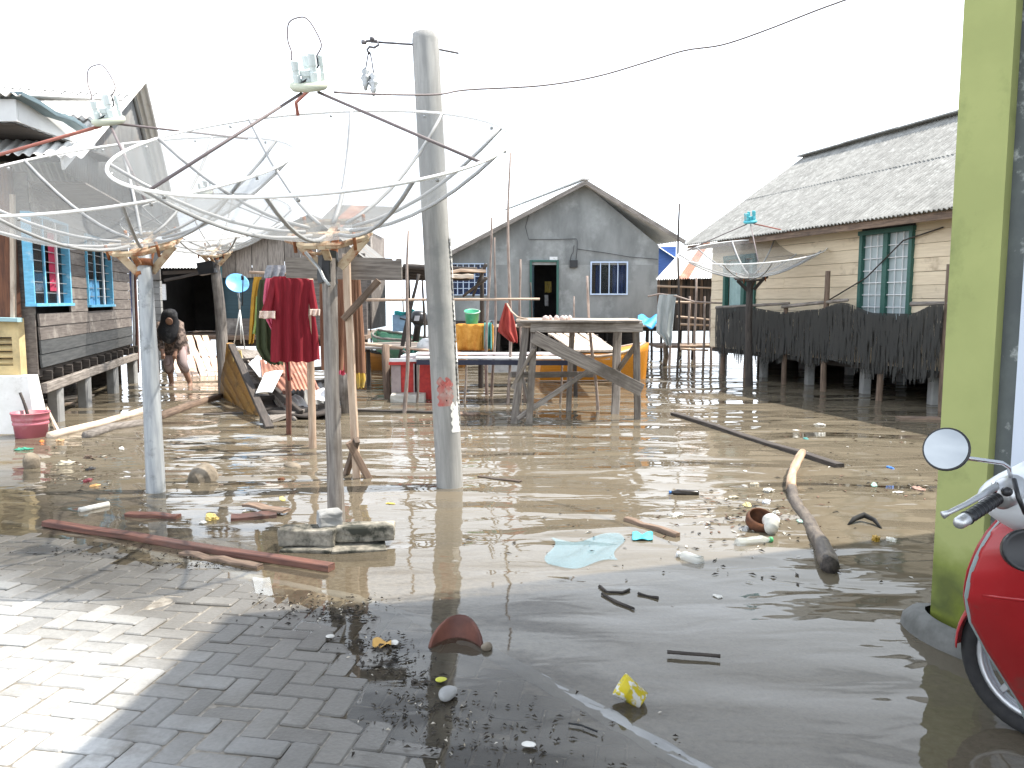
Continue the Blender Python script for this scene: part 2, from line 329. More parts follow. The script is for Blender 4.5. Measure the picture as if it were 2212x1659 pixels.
def ground_z(X, Y):
    db = sdist(X, Y, BORDER); pt = pave_top(X, Y)-.007
    out = np.maximum(-db, 0)
    ap = -.022-.055*out-.012*np.maximum(Y-5, 0)**1.5
    gx, gy = gr(1060, 1325).xy
    ap = ap+.021*np.exp(-(((X-gx)/.34)**2+((Y-gy)/.2)**2))+.005*nz(X, Y, 9., 20)+.003*nz(X, Y, 30., 28)
    gx, gy = gr(1120, 1390).xy
    ap = ap+.012*np.exp(-(((X-gx)/.25)**2+((Y-gy)/.12)**2))
    ap = np.maximum(ap, -.75)
    return np.where(db > 0, pt, ap)
def axis(dense, step, far, g=1.35):
    a, b = dense; l = list(np.arange(a, b+1e-6, step)); s = step; lo_, hi_ = [a], [b]
    while lo_[-1] > far[0]: s *= g; lo_.append(max(far[0], lo_[-1]-s))
    s = step
    while hi_[-1] < far[1]: s *= g; hi_.append(min(far[1], hi_[-1]+s))
    return np.array(lo_[:0:-1]+l+hi_[1:])
def sheet(name, xs, ys, zf, mat, attr=None):
    X, Y = np.meshgrid(xs, ys); Z = zf(X, Y); nx, ny = len(xs), len(ys)
    vs = np.stack([X, Y, Z], -1).reshape(-1, 3)
    i = np.arange(nx*ny).reshape(ny, nx); fs = np.stack([i[:-1, :-1], i[:-1, 1:], i[1:, 1:], i[1:, :-1]], -1).reshape(-1, 4)
    me = bpy.data.meshes.new(name); me.from_pydata(vs.tolist(), [], fs.tolist()); me.materials.append(mat)
    me.polygons.foreach_set('use_smooth', [True]*len(me.polygons))
    if attr:
        at_ = me.attributes.new(attr[0], 'FLOAT', 'POINT'); at_.data.foreach_set('value', attr[1](X, Y).astype(np.float32).ravel())
    me.update(); o = bpy.data.objects.new(name, me); return link(o, M())

def ground_mat():
    m = bpy.data.materials.new('wet_cement_and_mud'); m.use_nodes = True; N, L = m.node_tree.nodes, m.node_tree.links; P = N['Principled BSDF']
    g = N.new('ShaderNodeNewGeometry'); n1 = N.new('ShaderNodeTexNoise'); n1.inputs['Scale'].default_value = 28; n1.inputs['Detail'].default_value = 8; L.new(g.outputs[0], n1.inputs['Vector'])
    n2 = N.new('ShaderNodeTexNoise'); n2.inputs['Scale'].default_value = 2.2; n2.inputs['Detail'].default_value = 6; L.new(g.outputs[0], n2.inputs['Vector'])
    r = N.new('ShaderNodeValToRGB'); r.color_ramp.elements[0].color = (.12, .10, .075, 1); r.color_ramp.elements[1].color = (.33, .30, .25, 1)
    r.color_ramp.elements[0].position = .3; r.color_ramp.elements[1].position = .7
    r2 = N.new('ShaderNodeMapRange'); r2.inputs[3].default_value = .6; r2.inputs[4].default_value = 1.25; L.new(n2.outputs[0], r2.inputs[0])
    mm = N.new('ShaderNodeVectorMath'); mm.operation = 'SCALE'; L.new(n1.outputs[0], r.inputs[0]); L.new(r.outputs[0], mm.inputs[0]); L.new(r2.outputs[0], mm.inputs['Scale'])
    L.new(mm.outputs[0], P.inputs['Base Color']); P.inputs['Roughness'].default_value = .45
    b = N.new('ShaderNodeBump'); b.inputs['Strength'].default_value = .8; b.inputs['Distance'].default_value = .008; L.new(n1.outputs[0], b.inputs['Height']); L.new(b.outputs[0], P.inputs['Normal'])
    return m
def paver_mat():
    m = bpy.data.materials.new('paving_block'); m.use_nodes = True; N, L = m.node_tree.nodes, m.node_tree.links; P = N['Principled BSDF']
    g = N.new('ShaderNodeNewGeometry'); n1 = N.new('ShaderNodeTexNoise'); n1.inputs['Scale'].default_value = 60; n1.inputs['Detail'].default_value = 8; L.new(g.outputs[0], n1.inputs['Vector'])
    n2 = N.new('ShaderNodeTexNoise'); n2.inputs['Scale'].default_value = 3.2; n2.inputs['Detail'].default_value = 8; n2.inputs['Roughness'].default_value = .65; L.new(g.outputs[0], n2.inputs['Vector'])
    oi = N.new('ShaderNodeObjectInfo')
    mix = N.new('ShaderNodeMix'); mix.data_type = 'RGBA'; mix.inputs[6].default_value = (.33, .335, .33, 1); mix.inputs[7].default_value = (.54, .54, .525, 1); L.new(n1.outputs[0], mix.inputs[0])
    hv = N.new('ShaderNodeHueSaturation'); vr = N.new('ShaderNodeMapRange'); vr.inputs[3].default_value = .82; vr.inputs[4].default_value = 1.15
    L.new(oi.outputs['Random'], vr.inputs[0]); L.new(vr.outputs[0], hv.inputs['Value']); L.new(mix.outputs[2], hv.inputs['Color'])
    st = N.new('ShaderNodeMapRange'); st.inputs[1].default_value = .52; st.inputs[2].default_value = .72; L.new(n2.outputs[0], st.inputs[0])
    m2 = N.new('ShaderNodeMix'); m2.data_type = 'RGBA'; m2.inputs[7].default_value = (.14, .125, .10, 1); L.new(hv.outputs[0], m2.inputs[6])
    k = N.new('ShaderNodeMath'); k.operation = 'MULTIPLY'; k.inputs[1].default_value = .75; L.new(st.outputs[0], k.inputs[0]); L.new(k.outputs[0], m2.inputs[0])
    # wet, muddy blocks within a couple of centimetres of the flood level; contrast deepened to paint shade against sun
    sx = N.new('ShaderNodeSeparateXYZ'); L.new(g.outputs[0], sx.inputs[0]); ja = N.new('ShaderNodeMath'); ja.operation = 'MULTIPLY_ADD'; ja.inputs[1].default_value = .03; L.new(n2.outputs[0], ja.inputs[0]); L.new(sx.outputs[2], ja.inputs[2])
    wt = N.new('ShaderNodeMapRange'); wt.inputs[1].default_value = .030; wt.inputs[2].default_value = .062; wt.inputs[3].default_value = 1; wt.inputs[4].default_value = 0; L.new(ja.outputs[0], wt.inputs[0])
    m3 = N.new('ShaderNodeMix'); m3.data_type = 'RGBA'; m3.blend_type = 'MULTIPLY'; m3.inputs[7].default_value = (.28, .26, .232, 1); L.new(wt.outputs[0], m3.inputs[0]); L.new(m2.outputs[2], m3.inputs[6])
    L.new(m3.outputs[2], P.inputs['Base Color'])
    ro = N.new('ShaderNodeMapRange'); ro.inputs[3].default_value = .9; ro.inputs[4].default_value = .38; L.new(wt.outputs[0], ro.inputs[0]); L.new(ro.outputs[0], P.inputs['Roughness'])
    b = N.new('ShaderNodeBump'); b.inputs['Strength'].default_value = .6; b.inputs['Distance'].default_value = .004; L.new(n1.outputs[0], b.inputs['Height']); L.new(b.outputs[0], P.inputs['Normal'])
    return m
def water_mat():
    m = bpy.data.materials.new('muddy_flood_water'); m.use_nodes = True; N, L = m.node_tree.nodes, m.node_tree.links; N.remove(N['Principled BSDF'])
    g = N.new('ShaderNodeNewGeometry')
    def noise(sx_, sy_, sc_, det, rot=0, rough=.5, dist=0):
        mp = N.new('ShaderNodeMapping'); mp.inputs['Scale'].default_value = (sx_, sy_, 1); mp.inputs['Rotation'].default_value = (0, 0, rot); L.new(g.outputs[0], mp.inputs[0])
        n = N.new('ShaderNodeTexNoise'); n.inputs['Scale'].default_value = sc_; n.inputs['Detail'].default_value = det; n.inputs['Roughness'].default_value = rough; n.inputs['Distortion'].default_value = dist; L.new(mp.outputs[0], n.inputs['Vector']); return n
    a = noise(.6, 1.35, .95, 1.5, .12, .4, .7); b_ = noise(.6, 1.5, 3.6, 2, -.2, .45, .5); c = noise(1, 1, .35, 2)
    # calmer in the shallows: ripples scaled by depth
    dn = N.new('ShaderNodeAttribute'); dn.attribute_name = 'depth'
    q = N.new('ShaderNodeMath'); q.operation = 'MULTIPLY'; q.inputs[1].default_value = .12; L.new(b_.outputs[0], q.inputs[0])
    h = N.new('ShaderNodeMath'); h.operation = 'ADD'; L.new(a.outputs[0], h.inputs[0]); L.new(q.outputs[0], h.inputs[1])
    am = N.new('ShaderNodeMapRange'); am.inputs[1].default_value = .0; am.inputs[2].default_value = .18; am.inputs[3].default_value = .10; am.inputs[4].default_value = 1; L.new(dn.outputs['Fac'], am.inputs[0])
    pa = N.new('ShaderNodeMapRange'); pa.inputs[1].default_value = .35; pa.inputs[2].default_value = .65; pa.inputs[3].default_value = .5; pa.inputs[4].default_value = 1.25; L.new(c.outputs[0], pa.inputs[0])
    mu = N.new('ShaderNodeMath'); mu.operation = 'MULTIPLY'; L.new(am.outputs[0], mu.inputs[0]); L.new(pa.outputs[0], mu.inputs[1])
    b = N.new('ShaderNodeBump'); b.inputs['Distance'].default_value = .105; L.new(mu.outputs[0], b.inputs['Strength']); L.new(h.outputs[0], b.inputs['Height'])
    df = N.new('ShaderNodeBsdfDiffuse'); 
    cn = N.new('ShaderNodeMix'); cn.data_type = 'RGBA'; cn.inputs[6].default_value = (.178, .146, .107, 1); cn.inputs[7].default_value = (.138, .120, .084, 1); L.new(c.outputs[0], cn.inputs[0])
    # out at sea the water is clearer and green
    sx = N.new('ShaderNodeSeparateXYZ'); L.new(g.outputs[0], sx.inputs[0]); fr = N.new('ShaderNodeMapRange'); fr.inputs[1].default_value = 22; fr.inputs[2].default_value = 45; L.new(sx.outputs[1], fr.inputs[0])
    cf = N.new('ShaderNodeMix'); cf.data_type = 'RGBA'; cf.inputs[7].default_value = (.15, .27, .25, 1); L.new(fr.outputs[0], cf.inputs[0]); L.new(cn.outputs[2], cf.inputs[6]); L.new(cf.outputs[2], df.inputs[0])
    tr = N.new('ShaderNodeBsdfTransparent'); tr.inputs[0].default_value = (.93, .90, .82, 1)
    mk_ = N.new('ShaderNodeMath'); mk_.operation = 'MULTIPLY'; mk_.inputs[1].default_value = -14; L.new(dn.outputs['Fac'], mk_.inputs[0])
    ex = N.new('ShaderNodeMath'); ex.operation = 'EXPONENT'; L.new(mk_.outputs[0], ex.inputs[0])
    ms = N.new('ShaderNodeMixShader'); L.new(ex.outputs[0], ms.inputs[0]); L.new(df.outputs[0], ms.inputs[1]); L.new(tr.outputs[0], ms.inputs[2])
    gl = N.new('ShaderNodeBsdfGlossy'); gl.inputs['Roughness'].default_value = .035; L.new(b.outputs[0], gl.inputs['Normal'])
    fe = N.new('ShaderNodeFresnel'); fe.inputs[0].default_value = 1.40; L.new(b.outputs[0], fe.inputs[1])
    mf = N.new('ShaderNodeMixShader'); L.new(fe.outputs[0], mf.inputs[0]); L.new(ms.outputs[0], mf.inputs[1]); L.new(gl.outputs[0], mf.inputs[2])
    L.new(mf.outputs[0], N['Material Output'].inputs[0]); return m
gm, pm, wm = ground_mat(), paver_mat(), water_mat()
xs = axis((-4.2, 3.0), .035, (-3000, 3000)); ys = axis((1.6, 5.8), .035, (-30, 4000), 1.25)
tag(sheet('ground', xs, ys, ground_z, gm), kind='structure')
tag(sheet('water', xs, ys, lambda X, Y: np.zeros(X.shape), wm, ('depth', lambda X, Y: np.maximum(-ground_z(X, Y), 0))), kind='structure')

# herringbone paving, axes turned a little clockwise
pav = thing('pavement', None, None, (0, 0, 0)); tag(pav, kind='structure')
A_ = .105; TH = math.radians(-8.6); ca, sa = math.cos(TH), math.sin(TH); cand = []
for c in range(-60, 40):
    for r in range(-5, 62):
        k = (c-r) % 4
        if k == 0: cx, cy, o = (c+1)*A_, (r+.5)*A_, 0
        elif k == 3: cx, cy, o = (c+.5)*A_, (r+1)*A_, 1
        else: continue
        x, y = cx*ca-cy*sa, cx*sa+cy*ca
        if -5.5 < x < 1.4 and 1.2 < y < 5.9: cand.append((x, y, o))
ca_ = np.array(cand); db = sdist(ca_[:, 0], ca_[:, 1], BORDER); zt = pave_top(ca_[:, 0], ca_[:, 1])
e = .06; gxx = (pave_top(ca_[:, 0]+e, ca_[:, 1])-pave_top(ca_[:, 0]-e, ca_[:, 1]))/(2*e); gyy = (pave_top(ca_[:, 0], ca_[:, 1]+e)-pave_top(ca_[:, 0], ca_[:, 1]-e))/(2*e)
def paver_geo():
    W, H, D = .206, .101, .05; vs = []; fs = []
    for (sx_, zz) in ((0, -D), (0, -.006), (.006, 0)):
        for (x, y) in ((-1, -1), (1, -1), (1, 1), (-1, 1)):
            X, Y = x*(W/2-sx_), y*(H/2-sx_); ch = .008
            vs += [(X, Y-y*ch, zz), (X-x*ch, Y, zz)] if x*y > 0 else [(X-x*ch, Y, zz), (X, Y-y*ch, zz)]
    for l in range(2):
        for j in range(8): a, b = l*8+j, l*8+(j+1) % 8; fs.append((a, b, b+8, a+8))
    fs.append(tuple(range(16, 24))); return vs, fs
pv, pf = paver_geo(); pme = bpy.data.meshes.new('paver'); pme.from_pydata(pv, [], pf); pme.materials.append(pm); pme.update()
ok = []
for i, (x, y, o) in enumerate(cand):
    if db[i] < .04: continue
    d = V((x, y, 0))-V((0, 0, CH)); dep = d.y*CP-(-d.z*-SP) if False else d.y*CP+(-CH)*(-SP)
    px = 1106+FP*x/dep; vis = -120 < px < 2300 and y > 2.2
    ok.append((0 if vis else 1, y, i))
ok.sort(); rest = []
for n, (vis, y, i) in enumerate(ok):
    x, y, o = cand[i]; jz = rnd.gauss(0, .0030)
    R = M.Rotation(TH+(math.pi/2 if o else 0)+rnd.gauss(0, .008), 4, 'Z')
    nrm = V((-gxx[i]+rnd.gauss(0, .008), -gyy[i]+rnd.gauss(0, .008), 1)).normalized()
    mw = M.Translation((x, y, zt[i]+jz)) @ V((0, 0, 1)).rotation_difference(nrm).to_matrix().to_4x4() @ R
    if n < 300: link(bpy.data.objects.new('paver', pme), mw, pav)
    else: rest.append(mw)
vs, fs = [], []
for mw in rest:
    k = len(vs); vs += [mw @ V(v) for v in pv]; fs += [tuple(k+j for j in f) for f in pf]
o = raw('paver_field', vs, fs, pm, M(), pav); o['kind'] = 'stuff'
# the low cement kerb strip that edges the paving
kb = []
for (x, y), (x2, y2) in zip(BORDER[1:-2], BORDER[2:-1]):
    for s in range(6): kb.append((x+(x2-x)*s/6, y+(y2-y)*s/6))
def kerb_f(u, v):
    i = min(int(u*(len(kb)-2)), len(kb)-2); f = u*(len(kb)-2)-i; p = V(kb[i]).lerp(V(kb[i+1]), f); t = (V(kb[i+1])-V(kb[i])).normalized(); n = V((-t.y, t.x))
    s = (v-.5)*2; near = max(0, min(1, (p.x+.15)/.5)); hh = -.008+.011*near+rnd.uniform(-.005, .004)
    q = p+n*(s*.045+rnd.uniform(-.004, .004)); return V((q.x, q.y, hh-.05*max(0, abs(s)-.6)))
kerb = grid('kerb', kerb_f, 110, 6, conc); tag(kerb, kind='structure')

# ------------------------------------------------------------------ near right building: green pillar, dark strip, pale wall, roof overhead
C0 = V((1.965, 3.645, 0)); e1 = V((.5, -.866, 0)); e2 = V((.866, .5, 0))
gb = thing('green_house', 'lime green and pale blue building corner at the right edge, behind the scooter', 'building', C0)
def slab(name, s0, s1, z0, z1, d0, d1, mat): return boxes(name, [(C0+e1*s0+e2*d0+V((0, 0, z0)), e1*(s1-s0), e2*(d1-d0), V((0, 0, z1-z0)))], mat, gb)
slab('green_pillar', 0, .222, -.1, 4.85, 0, .3, green_p)
slab('dark_strip', .222, .308, -.1, 4.85, .05, .3, grey_strip)
slab('wall', .308, 3.2, -.1, 4.85, .02, .2, blue_wall)
boxes('side_wall', [(C0+e2*.3+V((0, 0, -.1)), e1*.2, e2*3.4, V((0, 0, 4.95)))], green_p, gb)
def foot_f(u, v):
    an = u*math.pi*2; r = 1+.05*math.sin(3*an); k = [1.12, 1.05, .92, .75][int(round(v*3))]; h = [-.1, .04, .09, .10][int(round(v*3))]
    p = C0+e1*(.24+math.cos(an)*.38*r*k)+e2*(.03+math.sin(an)*.17*r*k); return V((p.x, p.y, h))
grid('footing', foot_f, 24, 3, mk('damp_cement', (.16, .16, .15), (.10, .10, .092), 8, (1, 1, 1), .8, .6, .008), gb)
rz = 5.0; RP = [(1.45, 4.4), (5.65, 5.85), (5.9, -3), (.85, -3)]
prism('roof', [(x, y, rz) for x, y in RP], (0, 0, -.12), zinc, gb)

# ------------------------------------------------------------------ grey rendered house at the back
GY = 25.0
def gx(px, py=600): return at(px, py, GY).x
gh = thing('grey_house', 'unpainted grey cement house with an open doorway, standing on stilts at the back', 'house', (gx(1200), GY, 0))
zf = at(1200, 693, GY).z; xl, xr = gx(932), gx(1422)
def zz(py): return at(1200, py, GY).z
dr = (gx(1148)-xl, gx(1203)-xl, zf, zz(566)); wl = (gx(1278)-xl, gx(1353)-xl, zz(634), zz(568)); wl2 = (gx(976)-xl, gx(1050)-xl, zz(636), zz(571))
zE = zz(572)
wall('wall', (xl, GY), (xr, GY), zf, zE, (0, .15, 0), [dr, wl, wl2], conc_wall, gh)
apx = gx(1263, 400); zA = zz(398); zL = at(932, 566, GY).z
prism('gable', [(xl, GY, zE), (xr, GY, zE), (xr, GY, zz(532)+.02), (apx, GY, zA), (gx(977, 541), GY, zz(541)), (xl, GY, zz(569))], (0, .15, 0), conc_wall, gh)
for nm, a, b in (('side_wall', xl, xl+.15), ('side_wall', xr-.15, xr)): wall(nm, (a, GY+.16), (a, GY+7), zf, zz(560), (b-a, 0, 0), [], conc_wall, gh)
wall('back_wall', (xl, GY+7), (xr, GY+7), zf, zz(560), (0, .1, 0), [], conc_wall, gh)
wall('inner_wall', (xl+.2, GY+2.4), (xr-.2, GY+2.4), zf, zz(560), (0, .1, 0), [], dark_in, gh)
boxes('floor', [((xl-.3, GY-.05, zf-.14), (xr-xl+.6, 0, 0), (0, 7.2, 0), (0, 0, .13))], wood_dark, gh)
# roof: two slopes of sheets with overhang and barge boards
lo_l, lo_r = at(905, 583, GY), at(1474, 523, GY)
for side, pE in ((0, lo_l), (1, lo_r)):
    top = V((apx, GY-.45, zA+.06)); low = V((pE.x, GY-.45, pE.z+.02)); ns = 6
    for s in range(ns):
        y0, y1 = s*1.35, (s+1)*1.35+.06
        sk_r = -.30; a_, b_ = low+V((sk_r*y0, y0, s*.002)), low+V((sk_r*y1, y1, s*.002)); c_, d_ = top+V((sk_r*y1, y1, s*.002)), top+V((sk_r*y0, y0, s*.002))
        corr('roof_sheet', a_, b_, c_, d_, 9, .02, zinc_white if side == 0 else zinc, gh)
    beam('barge_board', low+V((0, .02, -.06)), top+V((0, .02, -.06)), .03, .13, wood_grey, gh, seg=4, jit=.004)
beam('ridge_cap', V((apx, GY-.5, zA+.09)), V((apx-.3*8.05, GY+7.6, zA+.09)), .26, .05, zinc, gh)
# door frame, open leaf, clothes hanging inside
dx0, dx1 = xl+dr[0], xl+dr[1]; fd = thing  # noqa
for x in (dx0-.02, dx1+.02): beam('door_frame', (x, GY-.02, zf), (x, GY-.02, dr[3]+.05), .07, .12, green_dk, gh, up=(0, 1, 0))
beam('door_frame', (dx0-.055, GY-.03, dr[3]+.03), (dx1+.055, GY-.03, dr[3]+.03), .07, .06, green_dk, gh)
boxes('door_leaf', [((dx0+.02, GY+.05, zf), (.04, 0, 0), (.05, .75, 0), (0, 0, dr[3]-zf))], teal_dk, gh)
ycl = flat('yellow_cloth', (.35, .27, .06)); wcl = flat('white_cloth', (.55, .55, .55)); 
def hang(name, px0, py0, px1, py1, Y, mat, parent=None, fold=.03, n=3, sk=0, thick=.012):
    a, b, c, d = at(px0, py0, Y), at(px1, py0, Y), at(px1+sk, py1, Y), at(px0+sk, py1, Y); ph = rnd.uniform(0, 6)
    def f(u, v): return a.lerp(b, u).lerp(d.lerp(c, u), v)+V((0, fold*math.sin(u*n*6.28+ph+v)*(.3+v), -fold*.3*math.sin(u*9+ph)*v))
    return grid(name, f, 20, 10, mat, parent, thick)
tag(hang('curtain', 1177, 608, 1191, 632, GY+1.2, ycl), 'small dull yellow cloth hanging inside the dark doorway of the grey house', 'cloth')
tag(hang('towel', 1177, 637, 1184, 661, GY+1.1, wcl), 'narrow white cloth hanging inside the dark doorway of the grey house', 'cloth')
# windows: frame, bars, panes, curtains
bwin = mk('pale_blue_frame', (.50, .60, .74), (.42, .52, .68), 6, (1, 1, 1), .5, 0, var=.03)
ccur = mk('blue_curtain', (.07, .14, .42), (.04, .09, .30), 8, (6, 6, 1), .9, .2, trans=.15)
def win(parent, x0, x1, z0, z1, Y, nv, nh, mat, th=.045, pane=pane_dark, cur=()):
    wn = boxes('window', [((x0-th, Y-.05, z0-th), (x1-x0+2*th, 0, 0), (0, .12, 0), (0, 0, th)), ((x0-th, Y-.05, z1), (x1-x0+2*th, 0, 0), (0, .12, 0), (0, 0, th)),
                          ((x0-th, Y-.05, z0), (th, 0, 0), (0, .12, 0), (0, 0, z1-z0)), ((x1, Y-.05, z0), (th, 0, 0), (0, .12, 0), (0, 0, z1-z0))], mat, parent)
    for i in range(1, nv): x = x0+(x1-x0)*i/nv; beam('bar', (x, Y-.02, z0), (x, Y-.02, z1), .03, .03, mat, wn)
    for i in range(1, nh): z = z0+(z1-z0)*i/nh; beam('bar', (x0, Y-.022, z), (x1, Y-.022, z), .018, .018, mat, wn)
    for i in range(2): boxes('pane', [((x0+(x1-x0)*i/2, Y+.05, z0), ((x1-x0)/2-.01, 0, 0), (0, .008, 0), (0, 0, z1-z0))], pane, wn)
    for (u0, u1, m) in cur:
        def f(u, v, u0=u0, u1=u1): return V((x0+(x1-x0)*(u0+(u1-u0)*u), Y+.16+.03*math.sin(u*22), z1-(z1-z0)*v))
        grid('curtain', f, 24, 4, m, wn)
    return wn
win(gh, xl+wl[0], xl+wl[1], wl[2], wl[3], GY, 4, 1, bwin, cur=((0, .12, wood_brown), (.13, .28, ccur), (.62, 1, ccur)))
win(gh, xl+wl2[0], xl+wl2[1], wl2[2], wl2[3], GY, 6, 5, bwin, .03, cur=((0, 1, ccur),))
boxes('house_plaque', [((gx(1187), GY-.035, zz(564)), (.24, 0, 0), (0, .03, 0), (0, 0, .13))], white_p, gh)
boxes('meter_box', [((gx(1230), GY-.12, zz(578)), (.24, 0, 0), (0, .12, 0), (0, 0, .22))], black_pl, gh)
for pts in ([(1232, 562), (1234, 552), (1238, 545), (1240, 530)], [(1244, 562), (1246, 545), (1247, 520), (1245, 516), (1200, 517), (1142, 517), (1135, 490), (1142, 465)], [(1247, 538), (1300, 545), (1360, 555), (1421, 560)]):
    tube('cable', [at(x, y, GY-.05) for x, y in pts], .009, black_pl, gh, 5)
for i, px in enumerate((945, 1010, 1075, 1140, 1205, 1270, 1335, 1405)):
    for yy in (.3, 3.0): stick('stilt', (gx(px)+rnd.uniform(-.1, .1), GY+yy, -.75), (gx(px), GY+yy, zf-.1), .07, wood_dark, gh)
boxes('underfloor_shade_sheet', [((xl, GY+3.4, -.8), (xr-xl, 0, 0), (0, .05, 0), (0, 0, zf+.65))], wood_dark, gh)  # added dark sheet standing in for the shade under the floor
# open deck in front of the house
dk = thing('timber_deck', 'low rough timber deck on thin posts in front of the grey house', 'deck', (gx(1250), GY-2.5, 0))
for i in range(9):
    y = GY-.35-i*.27; beam('deck_board', (gx(1060), y, zf-.1+rnd.uniform(-.015, .015)), (gx(1475)*(1-.006*i), y, zf-.1+rnd.uniform(-.015, .015)), .24, .03, wood_pale if i % 3 else wood_grey, dk, seg=4, jit=.008)
for px in (1080, 1160, 1240, 1320, 1400, 1462):
    for yy in (GY-2.4, GY-.8): stick('post', (gx(px), yy, -.75), (gx(px), yy, zf-.13), .045, wood_dark, dk)
for yy in (GY-2.35, GY-.9): beam('joist', (gx(1065), yy, zf-.18), (gx(1470), yy, zf-.18), .06, .1, wood_dark, dk)

# ------------------------------------------------------------------ yellow plank house on the right
E_ = V((3.9, 18.5, 2.8)); yd = V((.268, -.963, 0)).normalized(); yn = V((.963, .268, 0)).normalized()
yh = thing('yellow_house', 'cream plank house on stilts with a mottled grey corrugated roof, at the right', 'house', (5.5, 14, 0))
RUN, RISE, LEN = 3.05, 2.07, 9.6
ridge0 = E_+yn*RUN+V((0, 0, RISE))
ns = 10; sl = LEN/ns
for row in range(2):
    for s in range(ns):
        k0, k1 = (0, .535) if row == 0 else (.5, 1.0); lift = V((0, 0, .0 if row == 0 else .012))
        def pt(t, k): return E_+yd*t+(yn*RUN+V((0, 0, RISE)))*k+lift+V((0, 0, rnd.uniform(-.004, .004)))
        corr('roof_sheet', pt(s*sl, k0), pt((s+1)*sl+.04, k0), pt((s+1)*sl+.04, k1), pt(s*sl, k1), 11, .018, asbestos, yh, nv=3, thick=.008)
far = ridge0+yn*RUN-V((0, 0, RISE))
for s in range(4):
    a0, a1 = s*LEN/4, (s+1)*LEN/4
    corr('roof_sheet', ridge0+yd*a1, ridge0+yd*a0, far+yd*a0, far+yd*a1, 24, .018, asbestos, yh, nv=2, thick=.008)
for s in range(6): beam('ridge_cap', ridge0+yd*(s*1.6+.0)+V((0, 0, .045+.008*(s % 2))), ridge0+yd*(s*1.6+1.64)+V((0, 0, .045+.008*(s % 2))), .36, .03, asbestos, yh)
beam('fascia', E_+yd*.05+yn*.08+V((0, 0, -.07)), E_+yd*LEN+yn*.08+V((0, 0, -.07)), .025, .11, wood_brown, yh, seg=6, jit=.004)
W0 = E_+yd*.53+yn*.45; W1 = W0+yd*8.9; W0.z = W1.z = 0
def ts(px, py=600):   # distance along the wall that falls at this picture column
    r = ray(px, py); k = r.x/r.y; return (k*W0.y-W0.x)/(yd.x-k*yd.y)
def tz(px, py): s = ts(px, py); r = ray(px, py); return CH+r.z/r.y*(W0.y+yd.y*s)
d0, d1 = ts(1862, 560), ts(1976, 560); dz0, dz1, dz2 = tz(1915, 690), tz(1920, 503), 2.74
l0, l1 = ts(1566, 640), ts(1634, 640); lz0, lz1 = tz(1600, 672), tz(1600, 560)
planks('board', W0.xy, W1.xy, .52, 2.84, .205, -yn, [(d0, d1, dz0, dz2), (l0, l1, lz0, lz1)], cream_b, yh, split=.5)
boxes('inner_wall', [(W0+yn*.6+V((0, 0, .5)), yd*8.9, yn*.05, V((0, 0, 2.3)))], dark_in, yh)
boxes('end_wall', [(W0+yn*.03+V((0, 0, .5)), yd*.04, yn*5.0, V((0, 0, 2.3)))], cream_b, yh)
boxes('floor', [(W0+yn*.04+V((0, 0, .42)), yd*8.9, yn*4.9, V((0, 0, .07)))], wood_dark, yh)
boxes('underfloor_shade_sheet', [(W0+yn*4.6+V((0, 0, -.8)), yd*9.4, yn*.05, V((0, 0, 1.22)))], wood_dark, yh); boxes('underfloor_shade_sheet', [(W0+yn*1.2-yd*.0+V((0, 0, -.8)), yd*.05, yn*3.3, V((0, 0, 1.22)))], wood_dark, yh)  # dark sheets added below the floor to paint its deep shade
gp = [W0+yn*.02+V((0, 0, 2.8)), W0+yn*5.15+V((0, 0, 2.8)), W0+yn*2.6+V((0, 0, 4.55))]; prism('gable', gp, yd*.03, wood_grey, yh)
def wp(s, z, o=0): return W0+yd*s-yn*o+V((0, 0, z))
boxes('dark_panel', [(wp(d0, dz1+.03, .0), yd*(d1-d0), -yn*.02, V((0, 0, dz2-dz1-.05)))], plank_dk, yh)
wn = boxes('window', [(wp(d0, dz0, -.03), yd*.07, -yn*.1, V((0, 0, dz1-dz0))), (wp(d1-.07, dz0, -.03), yd*.07, -yn*.1, V((0, 0, dz1-dz0))), (wp(d0-.02, dz1-.005, -.03), yd*(d1-d0+.04), -yn*.115, V((0, 0, .07))), (wp((d0+d1)/2-.05, dz0, -.03), yd*.10, -yn*.085, V((0, 0, dz1-dz0-.005)))], green_dk, yh)
for a, b in ((d0+.07, (d0+d1)/2-.05), ((d0+d1)/2+.05, d1-.07)):
    boxes('pane', [(wp(a, dz0, 0), yd*(b-a), yn*.008, V((0, 0, dz1-dz0)))], pane_frost, wn)
    for k in range(1, 7): beam('bar', wp(a, dz0+(dz1-dz0)*k/7, .02), wp(b, dz0+(dz1-dz0)*k/7, .02), .014, .014, white_p, wn)
    for k in (1, 2): s = a+(b-a)*k/3; beam('bar', wp(s, dz0, .02), wp(s, dz1, .02), .012, .012, white_p, wn)
wn = boxes('window', [(wp(l0, lz0, -.03), yd*.09, -yn*.09, V((0, 0, lz1-lz0))), (wp(l1-.09, lz0, -.03), yd*.09, -yn*.09, V((0, 0, lz1-lz0))), (wp(l0, lz1, -.03), yd*(l1-l0), -yn*.1, V((0, 0, .09))), (wp((l0+l1)/2+.1, lz0, -.03), yd*.12, -yn*.085, V((0, 0, lz1-lz0)))], green_dk, yh)
tcur = mk('pale_teal_curtain', (.38, .52, .50), (.30, .43, .42), 6, (1, 1, 1), .9, .1)
grid('curtain', lambda u, v: wp(l0+.09+(l1-l0-.18)*u, lz1-(lz1-lz0)*v, -.05+.02*math.sin(u*26)), 24, 3, tcur, wn)
tube('cable', [wp(ts(2046, 450), 2.6, .05), wp(ts(1960, 520), tz(1960, 520), .08), wp(ts(1880, 600), tz(1880, 600), .08), wp(ts(1790, 655), tz(1790, 655), .1)], .012, wood_dark, yh, 5)
